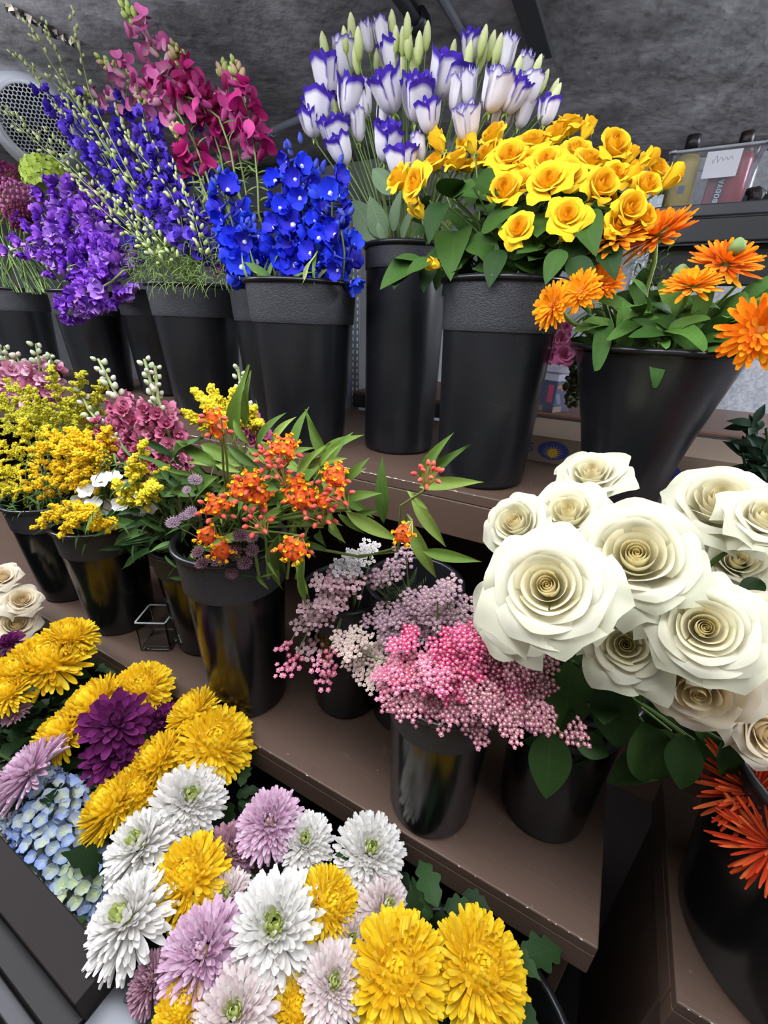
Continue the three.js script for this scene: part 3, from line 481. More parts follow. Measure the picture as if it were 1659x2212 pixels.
// --- larkspur: purple spikes and green bud spikes, with thready leaves
{
  const mk = (a, b) => floret({ n: 5, W: .75, L: 1, tilt: 1.1, c1: C(a), c2: C(b), cc: C('#d9cdea'), cr: .13, bend: .5, rf: .1, layers: 2, nu: 2, nv: 3, spur: C('#5640b0') });
  const geos = [mk('#4c30b6', '#5438c8'), mk('#5f40d0', '#7252da'), mk('#4228a6', '#5234c0'), mk('#8468de', '#7454d6')], m = vcM();
  const bg = [budGeo(C('#a5b36a'), C('#cdd59a'), .26, 6), budGeo(C('#8fa35a'), C('#dcdcae'), .3, 6)], bm = vcM();
  const B = buckets.B3, sm = mat('#6d8543');
  const F = [[[[330, 560], [270, 420], [170, 290], [95, 190]], 34, 22, -.93], [[[360, 560], [300, 430], [210, 270], [165, 215]], 34, 23, -.96], [[[375, 560], [320, 440], [225, 330], [150, 260]], 26, 23, -.9], [[[400, 580], [385, 470], [335, 330], [310, 245]], 38, 24, -.92], [[[395, 590], [360, 470], [270, 300], [275, 195]], 30, 22, -.98], [[[440, 590], [420, 500], [365, 400], [335, 330]], 24, 22, -.9], [[[450, 600], [445, 480], [425, 340], [405, 250]], 24, 20, -1.0], [[[420, 600], [400, 520], [330, 440], [280, 380]], 22, 22, -.89], [[[460, 600], [448, 540], [440, 440]], 14, 20, -.94], [[[330, 600], [300, 520], [230, 380]], 18, 20, -.97]];
  const tipB = (g, e, T, n, s) => { for (let i = 0; i < n; i++) { const k = i / n, p = e.clone().addScaledVector(T, k * s * 6).add(V(rr(-1, 1), 0, rr(-1, 1)).multiplyScalar(s * .5)); const q = part(g, 'bud', pick(bg), bm, p.sub(g.position)); q.quaternion.copy(Q(T.clone().add(V(rr(-.6, .6), rr(-.2, .4), rr(-.6, .6))))); q.scale.setScalar(s * lerp(1.2, .8, k)); } };
  for (const [path, n, px, z] of F) {
    const pts = P2(path, z + .025), g = thing('larkspur', 'violet larkspur spike in the larkspur bucket', 'larkspur', B.foot(rr(-.8, .8), rr(-.8, .8)), 'violet larkspur spikes');
    const c = spike(g, pts, { n, size: sz(pts[2], px * 1.16), geos, m, rad: .7, taper: .7, t0: .18, out: 1, upw: .25 });
    tipB(g, pts[pts.length - 1], c.getTangentAt(1), 9, .012);
    addStem(g, [g.position.clone(), V(B.x + rr(-.06, .06), B.y + B.H, B.z + rr(-.03, .05)), ...pts.slice(1)], .0025, sm, .0014, 12);
  }
  const BS = [[[400, 600], [300, 430], [170, 230], [85, 95]], [[390, 600], [290, 420], [160, 200], [120, 110]], [[380, 580], [310, 430], [190, 190], [172, 108]], [[360, 600], [230, 440], [70, 300], [5, 240]], [[350, 610], [220, 430], [80, 290], [40, 255]], [[400, 600], [330, 500], [260, 400], [170, 260]], [[430, 600], [380, 480], [330, 400], [270, 280]], [[440, 600], [400, 510], [370, 420], [300, 330]], [[420, 600], [330, 540], [250, 480], [190, 420]], [[440, 600], [410, 540], [360, 470], [330, 420]], [[450, 610], [440, 560], [420, 470], [400, 420]], [[370, 600], [300, 500], [200, 380], [130, 310]], [[400, 610], [340, 560], [300, 500], [250, 440]], [[380, 600], [320, 470], [240, 330], [185, 240]], [[420, 610], [370, 550], [330, 500], [290, 460]], [[460, 600], [430, 530], [390, 440], [360, 380]], [[390, 600], [300, 470], [150, 210], [60, 140]]];
  for (const path of BS) {
    const z = -.87 + rr(-.05, .03), pts = P2(path, z), g = thing('larkspur_bud_spike', 'green unopened larkspur spike studded with pale buds', 'larkspur', B.foot(rr(-.8, .8), rr(-.8, .8)), 'green larkspur bud spikes');
    const c = spike(g, pts, { n: 20, size: sz(pts[2], 15), geos: bg, m: bm, name: 'bud', rad: .45, t0: .3, taper: .7, out: .7, upw: .8 });
    tipB(g, pts[3], c.getTangentAt(1), 8, .013);
    addStem(g, [g.position.clone(), V(B.x + rr(-.06, .06), B.y + B.H, B.z + rr(-.03, .08)), ...pts.slice(1)], .0018, mat('#8aa050'), .001, 12);
  }
  const fo = thing('larkspur_foliage', 'fine thread-like dill green foliage spilling over the larkspur bucket rim', 'foliage', B.rim()), l = [];
  for (let i = 0; i < 620; i++) {
    const u = rnd(), x = lerp(275, 500, u), y = rr(520, 612) - (rnd() < .25 ? rr(0, 120) : 0), a = at(x, y, -.89 + rr(-.06, .05)), d = V(rr(-1, 1), rr(-.5, 1), rr(-.4, .9)).normalize().multiplyScalar(rr(.018, .05));
    l.push(tube([a, mid3(a, a.clone().add(d), .5, 0, .004, 0), a.clone().add(d).add(V(0, -.006, 0))].map(q => q.sub(fo.position)), .0009, .0005, 3, 3));
  }
  for (let i = 0; i < 26; i++) { const x = rr(330, 500), a = at(x, rr(600, 615), -.86), d = at(x + rr(-25, 25), rr(625, 650), -.85); l.push(tube([a, mid3(a, d, .5, 0, .006, .004), d].map(q => q.clone().sub(fo.position)), .0009, .0005, 4, 3)); }
  stuff(part(fo, 'leaf_threads', join(l), mat('#84a24c', { roughness: .6 })));
}
// --- magenta snapdragons
{
  const mk = (a, b) => flat([
    put(lathe([[.1, -.5], [.2, -.35], [.26, .05], [.2, .3], [.3, .42]], 8), euler(.2, 0, 0), C(a)),
    ...[0, 1].map(k => grid(3, 4, (u, v) => [u * (.3 + .3 * Math.sin(v * 2.6)), .3 + v * .62, -.12 + .5 * v * v * (k ? 1 : 0) - .18 * u * u + rr(0, .04)], (u, v) => C(a).lerp(C(b), v)).applyMatrix4(euler(k ? .45 : -.15, k ? 0 : 0, 0))),
    ...[-1, 0, 1].map(k => grid(2, 3, (u, v) => [k * .26 * v + u * .22 * Math.sin(.5 + v * 2.2), .28 + .26 * v - .2 * v * v * 2, .18 + .5 * v], (u, v) => C(b)))]);
  const pink = [mk('#d9a0ba', '#dd70b2'), mk('#cc6aa0', '#df6cb0'), mk('#e0b4c4', '#d458a4')], wine = [mk('#981858', '#bc2878'), mk('#b44684', '#d0448c'), mk('#7c1245', '#a41e60')], m = vcM('#ffffff', { roughness: .45 });
  const bg = [budGeo(C('#a6bb5c'), C('#c3d183'), .36, 6), budGeo(C('#b7c06a'), C('#cf9a9a'), .34, 6)], bm = vcM();
  const S = [[[[425, 420], [400, 280], [350, 130], [300, 60], [262, 5]], pink, 18, 42, -.95, .42, 'tallest pink snapdragon spike reaching towards the ceiling'], [[[500, 470], [475, 330], [440, 230], [395, 150], [372, 95]], wine, 16, 40, -.93, .4, 'wine red snapdragon spike with a green tip leaning left'], [[[480, 480], [430, 330], [380, 240], [300, 175], [215, 130]], pink, 18, 40, -.9, .45, 'pink snapdragon spike bent over towards the larkspur buds'], [[[520, 440], [500, 330], [470, 250], [370, 200], [300, 215]], wine, 16, 38, -.9, .35, 'snapdragon spike bent sideways with a curled green tip'], [[[562, 480], [556, 380], [545, 290], [530, 230], [505, 135]], wine, 15, 42, -.92, .42, 'straight magenta snapdragon spike nearest the lisianthus'], [[[500, 500], [480, 400], [420, 300], [300, 230], [160, 205]], pink, 14, 34, -.97, .5, 'snapdragon spike drooping left with green buds above the larkspur'], [[[540, 470], [520, 350], [500, 270], [490, 200], [480, 140]], pink, 13, 40, -.98, .4, 'pink snapdragon spike behind the straight magenta one'], [[[470, 480], [430, 380], [400, 310], [380, 280]], wine, 8, 40, -.89, .5, 'dark wine snapdragon blooms low above the larkspur']];
  const B = buckets.B3b, sm = mat('#7f8f4d');
  for (const [path, geos, n, px, z, t0, lab] of S) {
    const pts = P2(path, z), g = thing('snapdragon', lab, 'snapdragon', B.foot(rr(-.8, .8), rr(-.6, .6)), 'magenta snapdragons');
    const c = spike(g, pts, { n: Math.round(n * .85), size: sz(pts[2], px * .8), geos, m, rad: .55, taper: .65, t0, t1: .9, out: .9, upw: .5 });
    spike(g, pts, { n: 12, size: sz(pts[2], 20), geos: bg, m: bm, name: 'bud', rad: .3, t0: .88, t1: 1, taper: .6, out: .5, upw: .8 });
    addStem(g, [g.position.clone(), V(clamp(pts[0].x, B.x - .09, B.x + .09), B.y + B.H, B.z), ...pts], .0038, sm, .0018, 14);
    for (let i = 0; i < 12; i++) { const q = c.getPointAt(rr(0, t0)); addLeaf(g, 'thin', leafM('#7e9a52'), q, V(rr(-1, 1), rr(-.2, .8), rr(-.5, 1)), rr(.025, .05), V(0, .3, 1)); }
  }
}
// --- purple stock, left
{
  const mk = (a, b) => floret({ n: 5, W: 1.05, L: 1, tilt: 1.05, c1: C(a), c2: C(b), cc: C('#a070d8'), cr: .2, bend: .4, rf: .22, layers: 3, nu: 3, nv: 3 });
  const geos = [mk('#7438bc', '#9450d6'), mk('#8444c8', '#ac6ae2'), mk('#6a2eaa', '#8444cc'), mk('#9058cc', '#bc8ae8')], m = vcM();
  const bg = [budGeo(C('#b5c29a'), C('#c9b6d8'), .36, 6)], bm = vcM();
  const B = buckets.B1, sm = mat('#8fa065');
  const S = [[[[230, 570], [180, 500], [90, 520], [25, 540]], 30, 26, -.94], [[[250, 560], [220, 480], [150, 470], [60, 490]], 32, 26, -.97], [[[240, 540], [200, 440], [130, 420], [80, 425]], 26, 24, -1.03], [[[260, 560], [240, 500], [190, 480], [110, 540]], 30, 26, -.92], [[[255, 590], [230, 540], [170, 540], [100, 570]], 26, 25, -.95], [[[265, 590], [230, 530], [200, 450], [160, 400]], 26, 24, -1.0], [[[250, 580], [240, 555], [225, 530], [200, 520]], 20, 26, -.9], [[[240, 600], [225, 570], [190, 565], [150, 575]], 18, 26, -.92]];
  for (const [path, n, px, z] of S) {
    const pts = P2(path, z), g = thing('stock_flower', 'ruffled purple stock spike in the bunch above its bucket', 'stock', B.foot(rr(-.8, .8), rr(-.8, .8)), 'purple stock spikes');
    const c = spike(g, pts, { n, size: sz(pts[1], px), geos, m, rad: .8, taper: .8, out: 1, upw: .2 });
    for (let i = 0; i < 6; i++) { const q = part(g, 'bud', bg[0], bm, pts[3].clone().add(V(rr(-.015, .015), rr(-.015, .015), rr(-.01, .01))).sub(g.position)); q.scale.setScalar(.016); q.quaternion.copy(Q(c.getTangentAt(1).add(V(rr(-.6, .6), rr(-.6, .6), 0)))); }
    addStem(g, [g.position.clone(), V(B.x + rr(-.09, .03), B.y + B.H, B.z + rr(-.02, .08)), ...pts], .0035, sm, .002, 12);
  }
  { const pts = P2([[262, 590], [235, 622], [190, 640], [150, 672]], -.88), g = thing('stock_flower', 'drooping purple stock spike hanging down over the bucket', 'stock', B.rim(.6, .6));
    spike(g, pts, { n: 34, size: sz(pts[1], 26), geos, m, rad: .75, taper: .9, out: 1, upw: .1 });
    addStem(g, [B.rim(.6, .6), at(285, 590, -.93), at(280, 570, -.9), at(262, 590, -.88), at(215, 625, -.85), at(180, 632, -.84), at(152, 672, -.845)], .0035, sm, .003, 14); }
  // bare stems and leaves under the blooms
  const fo = thing('stock_foliage', 'bare green stems and leaves of stock rising from the bucket under the purple blooms', 'foliage', B.rim());
  for (let i = 0; i < 30; i++) { const x = rr(40, 250), a = at(x + 20, 636, -1), b = at(x - rr(10, 50), rr(520, 570), -1 + rr(-.04, .04)); addStem(fo, [a, mid3(a, b, .5, .005, 0, 0), b], .0024, mat(pick(['#4e6630', '#6f8545', '#39502a'])), .002, 4); if (i % 2) addLeaf(fo, 'lance', leafM('#7f9a5c'), mid3(a, b, .5), V(rr(-1, 1), rr(0, 1), .6), rr(.03, .06)); }
}
// --- pink stock seen through the gap by the larkspur bucket
{
  const mk = floret({ n: 5, W: 1, L: 1, tilt: 1.1, c1: C('#a846b4'), c2: C('#cf6ad6'), rf: .2, layers: 2, bend: .4 }), B = buckets.B3b;
  const pts = P2([[475, 590], [470, 540], [465, 490]], -1.04), g = thing('stock_flower', 'orchid pink stock spike tucked between larkspur and blue delphinium', 'stock', B.foot());
  spike(g, pts, { n: 16, size: sz(pts[0], 20), geos: [mk], m: vcM(), rad: .7 }); addStem(g, [g.position.clone(), V(B.x - .05, B.y + B.H, B.z), ...pts], .003, mat('#7c9150'), .002, 6);
}
// --- allium heads and green hydrangea, far left
{
  const B = buckets.B0, tg = [];
  for (let i = 0; i < 150; i++) { const th = Math.acos(1 - 1.3 * (i + .5) / 150), a = i * GA, d = V(Math.sin(th) * Math.cos(a), Math.cos(th), Math.sin(th) * Math.sin(a)), l = rr(.75, 1); tg.push(tube([V(0, 0, 0), d.clone().multiplyScalar(l * .5), d.clone().multiplyScalar(l)], .012, .012, 2, 3)); tg.push(new THREE.IcosahedronGeometry(rr(.06, .1), 0).translate(d.x * l, d.y * l, d.z * l)); }
  const ag = flat(tg.map(g => { g.deleteAttribute('normal'); const q = g.index ? g.toNonIndexed() : g; q.computeVertexNormals(); return q; }));
  for (const [x, y, d, col, z] of [[8, 395, 90, '#8e3a6c', -1.05], [45, 440, 90, '#b06a92', -1.0], [10, 455, 80, '#b9bb78', -.98], [55, 475, 70, '#6e2a44', -.97], [-15, 430, 80, '#7a2f58', -1.03]]) {
    const p = at(x, y, z), g = thing('allium', `${{ '#8e3a6c': 'deep rose', '#b06a92': 'dusty pink', '#b9bb78': 'greenish cream', '#6e2a44': 'dark maroon', '#7a2f58': 'plum' }[col]} brush-like allium head beside the purple stock`, 'allium', B.foot(rr(-.5, .5), rr(-.5, .5)));
    const h = part(g, 'flower_head', ag, petalM(col), p.clone().sub(g.position)); stuff(h); h.scale.setScalar(sz(p, d) * .5); h.quaternion.copy(Q(V(-.4, 1, .4)));
    addStem(g, [g.position.clone(), B.rim(rr(-.3, .6), .3), mid3(B.rim(), p, .6, .02, 0, 0), p], .003, mat('#6f8a3c'), .0025, 8);
  }
  const fo = thing('allium_foliage', 'straight green stems bunched in the bucket at the far end', 'foliage', B.rim());
  for (let i = 0; i < 26; i++) { const x = rr(-20, 90), a = at(x + 15, 632, -.98), b = at(x - rr(10, 60), rr(470, 540), -1 + rr(-.04, .04)); addStem(fo, [a, mid3(a, b, .5, .005, 0, 0), b], .0022, mat(pick(['#4e6630', '#7f9a4c', '#39502a'])), .002, 4); }
  const hf = [floret({ n: 4, W: .95, L: 1, tilt: 1.25, c1: C('#b9cf55'), c2: C('#a5c23c'), cc: C('#c9d67a'), cr: .12, rf: .1, nu: 2, nv: 2 }), floret({ n: 4, W: .95, L: 1, tilt: 1.05, c1: C('#9fbd40'), c2: C('#c3d86a'), cc: C('#c9d67a'), cr: .12, rf: .15, nu: 2, nv: 2 })];
  for (const [x, y, d, lab] of [[105, 385, 100, 'lime green hydrangea head under the honeycomb fan'], [50, 405, 70, 'smaller lime green hydrangea head beside the allium']]) {
    const p = at(x, y, -1.13), R = sz(p, d) * .5, g = thing('green_hydrangea', lab, 'hydrangea', buckets.B1.foot(0, -.8));
    for (let i = 0; i < 70; i++) { const th = Math.acos(1 - 1.5 * (i + .5) / 70), a = i * GA, q = part(g, 'floret', pick(hf), vcM(), V(Math.sin(th) * Math.cos(a), Math.cos(th) * .8, Math.sin(th) * Math.sin(a)).multiplyScalar(R * .9).add(p).sub(g.position)); q.quaternion.copy(Q(V(Math.sin(th) * Math.cos(a), Math.cos(th), Math.sin(th) * Math.sin(a)))); q.scale.setScalar(R * .24); }
    addStem(g, [g.position.clone(), V(-1.86, TOP_Y + .36, -1.12), p], .004, mat('#6f8a3c'), .003, 6);
  }
}
// --- orange marigolds (calendula)
{
  const cm = ['#f2860c', '#f6960f', '#ef7a0a', '#f9a516'].map(c => petalM(c)), cy = ['#f7a312', '#f9b01a', '#f39a10'].map(c => petalM(c));
  const mk = cols => mumProto({ N: 96, cols, center: mat('#b9721a', { roughness: .9 }), th0: .7, th1: 1.62, L0: .42, L1: .95, W0: .15, W1: .21, bend0: .25, bend1: -.15, cup: .12, rc: .2, pw: .7, jit: .1 });
  const O = mk(cm), Y = mk(cy), B = buckets.B7, sm = mat('#7f9a48'), lm = [leafM('#4a7430'), leafM('#5d8a3a'), leafM('#6f9a48'), leafM('#3c6428')];
  const L = [[1330, 508, -.80, 130, Y, [-.1, .8, .55], 'orange marigold turned upward above the yellow rose leaves'], [1418, 505, -.83, 140, O, [-.4, .7, .45], 'orange marigold tilted away beside the yellow rose buds'], [1192, 660, -.70, 95, Y, [-.5, .1, .8], 'amber marigold hanging over the yellow rose bucket'], [1252, 628, -.74, 92, Y, [-.25, .35, .9], 'yellow orange marigold beside the hanging amber one'], [1300, 605, -.79, 90, O, [.2, .5, .8], 'orange marigold half hidden behind a bud'], [1495, 615, -.76, 115, Y, [-.1, .85, .45], 'yellow orange marigold facing up in the middle of its bucket'], [1570, 565, -.80, 140, O, [.15, .75, .5], 'double orange marigold below the green bud'], [1640, 715, -.62, 150, O, [.12, .1, 1], 'large orange marigold facing out at the wall side of its bucket']];
  for (const [x, y, z, d, pr, n, lab] of L) {
    const p = at(x, y, z), N = V(...n).normalize(), g = thing('marigold', lab, 'marigold', B.foot(rr(-.8, .8), rr(-.6, .6), .04)), s = sz(p, d) * .5;
    addHead(g, pr, p, N, s); const rim = V(B.x + clamp((p.x - B.x) * .6, -.1, .1), B.y + B.H, B.z + .02);
    addStem(g, [g.position.clone(), rim, mid3(rim, p, .5, (p.x - rim.x) * .2, .01, 0), p.clone().addScaledVector(N, -s * .35), p], .004, sm, .0035, 10);
    part(g, 'calyx', lathe([[.05, -.3], [.28, -.1], [.34, .02], [.1, .06]], 10), mat('#6f8f42'), p.clone().sub(g.position)).quaternion.copy(Q(N)); g.children[g.children.length - 1].scale.setScalar(s);
  }
  for (const [x, y, x0, y0] of [[1592, 533, 1580, 640], [1306, 572, 1312, 660], [1470, 590, 1480, 680]]) { const p = at(x, y, -.8), g = thing('marigold_bud', 'round closed green marigold bud on a stalk', 'bud', B.foot(), 'marigold buds'); const q = part(g, 'bud', budGeo(C('#6a8450'), C('#8aa468'), .5, 9), vcM(), p.clone().sub(g.position)); q.scale.setScalar(sz(p, 34)); q.position.y -= sz(p, 16); addStem(g, [g.position.clone(), V(B.x, B.y + B.H, B.z), at(x0, y0, -.82), p], .003, sm, .0025, 8); }
  const fo = thing('marigold_foliage', 'spoon shaped light green leaves crowding the flared bucket', 'foliage', B.rim());
  for (let i = 0; i < 120; i++) { const a = V(B.x + rr(-.1, .12), B.y + B.H + rr(-.02, .05), B.z + rr(-.08, .1)); addLeaf(fo, 'spoon', pick(lm), a, V((a.x - B.x) * 6 + rr(-.5, .5), rr(.2, 1.1), (a.z - B.z) * 5 + rr(-.3, .6)), rr(.05, .095), V(0, .7, .6)); }
  for (const [x0, y0, x, y] of [[1310, 690, 1290, 785], [1360, 700, 1440, 710], [1400, 745, 1480, 700], [1320, 700, 1270, 720], [1420, 740, 1425, 770], [1500, 740, 1555, 765], [1560, 680, 1650, 640], [1540, 700, 1610, 680], [1590, 660, 1659, 620], [1400, 690, 1340, 745], [1460, 720, 1400, 660], [1500, 700, 1530, 640], [1280, 680, 1240, 640]]) { const a = at(x0, y0, -.8), b = at(x, y, -.755); addLeaf(fo, 'spoon', pick(lm), a, b.clone().sub(a).add(V(0, .03, 0)), a.distanceTo(b) * 1.15, V(0, .6, .8)); }
  for (let i = 0; i < 90; i++) { const p = at(rr(1370, 1450), rr(535, 640), -.9 + rr(-.05, .03)); addLeaf(fo, 'thin', leafM('#8fb05a'), p, V(rr(-1, 1), rr(-.3, 1), rr(-.3, 1)), rr(.02, .04)); }
}
// ================================================================ low bench
const atD = (px, py, d) => EYE.clone().addScaledVector(ray(px, py), d / FOC);
function dots(list, geo) {      // many copies of a tiny shape in one geometry: [x, y, z, size, colour?]
  const b = geo.index ? geo.toNonIndexed() : geo, bp = b.attributes.position, bn = b.attributes.normal, bc = b.attributes.color, n = bp.count, P = new Float32Array(list.length * n * 3), N = new Float32Array(P.length), K = new Float32Array(P.length), q = new THREE.Quaternion(), v = V(0, 0, 0), w = V(0, 0, 0);
  list.forEach((d, k) => {
    q.copy(d.n ? Q(d.n, rnd() * 6) : new THREE.Quaternion().setFromEuler(new THREE.Euler(rnd() * 6, rnd() * 6, 0)));
    for (let i = 0; i < n; i++) { const o = (k * n + i) * 3; v.fromBufferAttribute(bp, i).multiplyScalar(d.s).applyQuaternion(q); w.fromBufferAttribute(bn, i).applyQuaternion(q); P[o] = v.x + d.p.x; P[o + 1] = v.y + d.p.y; P[o + 2] = v.z + d.p.z; N[o] = w.x; N[o + 1] = w.y; N[o + 2] = w.z; const c = d.c; K[o] = (c ? c.r : 1) * (bc ? bc.getX(i) : 1); K[o + 1] = (c ? c.g : 1) * (bc ? bc.getY(i) : 1); K[o + 2] = (c ? c.b : 1) * (bc ? bc.getZ(i) : 1); }
  });
  const g = new THREE.BufferGeometry(); g.setAttribute('position', new THREE.BufferAttribute(P, 3)); g.setAttribute('normal', new THREE.BufferAttribute(N, 3)); g.setAttribute('color', new THREE.BufferAttribute(K, 3)); return g;
}
// --- goldenrod plumes
{
  const tiny = new THREE.IcosahedronGeometry(1, 0), sm = mat('#6c8136');
  const plume = (g, base, tip, wpx, cols, n) => {
    const L = base.distanceTo(tip), d = [], st = [], T = tip.clone().sub(base).normalize(), w = sz(tip, wpx);
    const side = T.clone().cross(toEye(base)).normalize(), upn = side.clone().cross(T).normalize().multiplyScalar(-1);
    for (let b = 0; b < 17; b++) {
      const k = (b + .5) / 17, o = base.clone().lerp(tip, k).add(V(0, Math.sin(k * 2.6) * L * .08, 0)), bl = w * (1.05 - k * .85) * rr(.7, 1.15), a = b * GA;
      const dir = side.clone().multiplyScalar(Math.cos(a)).addScaledVector(upn, Math.sin(a) * .75).addScaledVector(T, .75).add(V(0, .15, 0)).normalize();
      const e = o.clone().addScaledVector(dir, bl).add(V(0, -bl * .22, 0)), m = o.clone().lerp(e, .5).add(V(0, bl * .14, 0));
      st.push(tube([o, m, e].map(q => q.clone().sub(g.position)), .0009, .0006, 3, 3));
      for (let i = 0; i < n; i++) { const t = Math.pow(rnd(), .7), p = o.clone().multiplyScalar((1 - t) ** 2).addScaledVector(m, 2 * t * (1 - t)).addScaledVector(e, t * t).add(V(rr(-1, 1), rr(-.3, 1.2), rr(-1, 1)).multiplyScalar(.0042)).sub(g.position); d.push({ p, s: rr(.0016, .0031), c: pick(cols) }); }
    }
    stuff(part(g, 'flower_plume', dots(d, tiny), vcM('#ffffff', { flatShading: true }))); stuff(part(g, 'branchlets', join(st), sm));
  };
  const gold = ['#e8bc18', '#f2cb22', '#e0ae14', '#f6d634'].map(C), lemon = ['#dfc922', '#e9d636', '#c9bc26', '#f0de48'].map(C), lime = ['#b9b52a', '#cdc636', '#a3a32a', '#ddd24a'].map(C);
  const G = [
    ['golden goldenrod plume in the densest part of its bunch', 'M1', gold, [[240, 1015, 35, 1085, 34], [235, 1005, 48, 1040, 36], [230, 995, 65, 985, 38], [228, 990, 100, 950, 38], [225, 985, 150, 935, 36], [232, 1000, 232, 932, 30], [210, 1030, 90, 1090, 34], [215, 1020, 110, 1020, 40], [240, 1005, 170, 985, 40], [250, 1040, 140, 1060, 38], [220, 1030, 60, 1075, 30], [225, 1000, 130, 975, 40]], -.47],
    ['golden goldenrod plume drooping over the bucket rim', 'M1', gold, [[200, 1105, 72, 1155, 26], [190, 1095, 135, 1165, 24], [165, 1095, 95, 1130, 26], [255, 1130, 196, 1146, 18], [215, 1100, 180, 1120, 22]], -.43],
    ['lemon goldenrod plume in front of the pink stock', 'M1b', lemon, [[300, 1100, 312, 965, 30], [310, 1095, 360, 1020, 22], [290, 1100, 250, 1045, 26], [300, 1090, 285, 1000, 30], [320, 1080, 330, 1050, 22], [300, 1090, 345, 1060, 20]], -.47],
    ['lemon goldenrod plume at the bench end of the bunch', 'M0', lemon, [[60, 1010, -5, 960, 36], [70, 1000, 50, 915, 34], [90, 1005, 105, 930, 34], [40, 1040, -10, 1010, 36], [60, 1060, 10, 1060, 36], [30, 1080, -10, 1090, 30]], -.52],
    ['yellow green goldenrod plume behind the golden ones', 'M0', lime, [[110, 930, 15, 830, 40], [120, 930, 60, 845, 40], [140, 920, 112, 800, 30], [160, 930, 180, 815, 34], [200, 930, 228, 828, 32], [90, 940, -5, 880, 40], [120, 940, 60, 890, 40], [160, 940, 150, 870, 40], [90, 950, 10, 930, 40], [190, 930, 195, 870, 34], [150, 950, 90, 920, 40], [60, 940, -10, 850, 36]], -.56],
    ['lemon goldenrod plume behind the tall milkweed leaves', 'M2', lemon, [[500, 930, 418, 850, 26], [505, 930, 455, 842, 28], [515, 930, 505, 850, 26], [540, 930, 548, 885, 16], [470, 940, 398, 895, 20], [540, 920, 562, 918, 14], [490, 930, 440, 870, 24]], -.56]];
  for (const [lab, bk, cols, L, z] of G) for (const [x0, y0, x, y, w] of L) {
    const B = buckets[bk], zz = z + rr(-.03, .03), a = at(x0, y0, zz), b = at(x, y, zz + .02), g = thing('goldenrod', lab, 'goldenrod', B.foot(rr(-.8, .8), rr(-.8, .8)), 'goldenrod plumes: ' + lab);
    plume(g, a, b, w * 1.25, cols, 46); addStem(g, [g.position.clone(), V(B.x + rr(-.06, .06), B.y + B.H, B.z + rr(-.05, .05)), a, mid3(a, b, .6, 0, .006, 0), b], .0018, sm, .0008, 9);
    if (bk !== 'M2') for (let i = 0; i < 4; i++) addLeaf(g, 'thin', leafM(pick(['#4f7030', '#3c5c28'])), V(B.x + rr(-.085, .085), B.y + B.H + rr(-.02, .02), B.z + rr(-.06, .09)), V(rr(-1, 1), rr(.1, .9), rr(-.2, 1)), rr(.04, .07));
    for (let i = 0; i < 7; i++) addLeaf(g, 'thin', leafM(pick(['#4f7030', '#6a8a3a', '#3c5c28'])), mid3(a, V(B.x, B.y + B.H, B.z), rr(-.3, .9)), V(rr(-1, 1), rr(-.3, .7), rr(-.2, 1)), rr(.03, .065));
  }
}
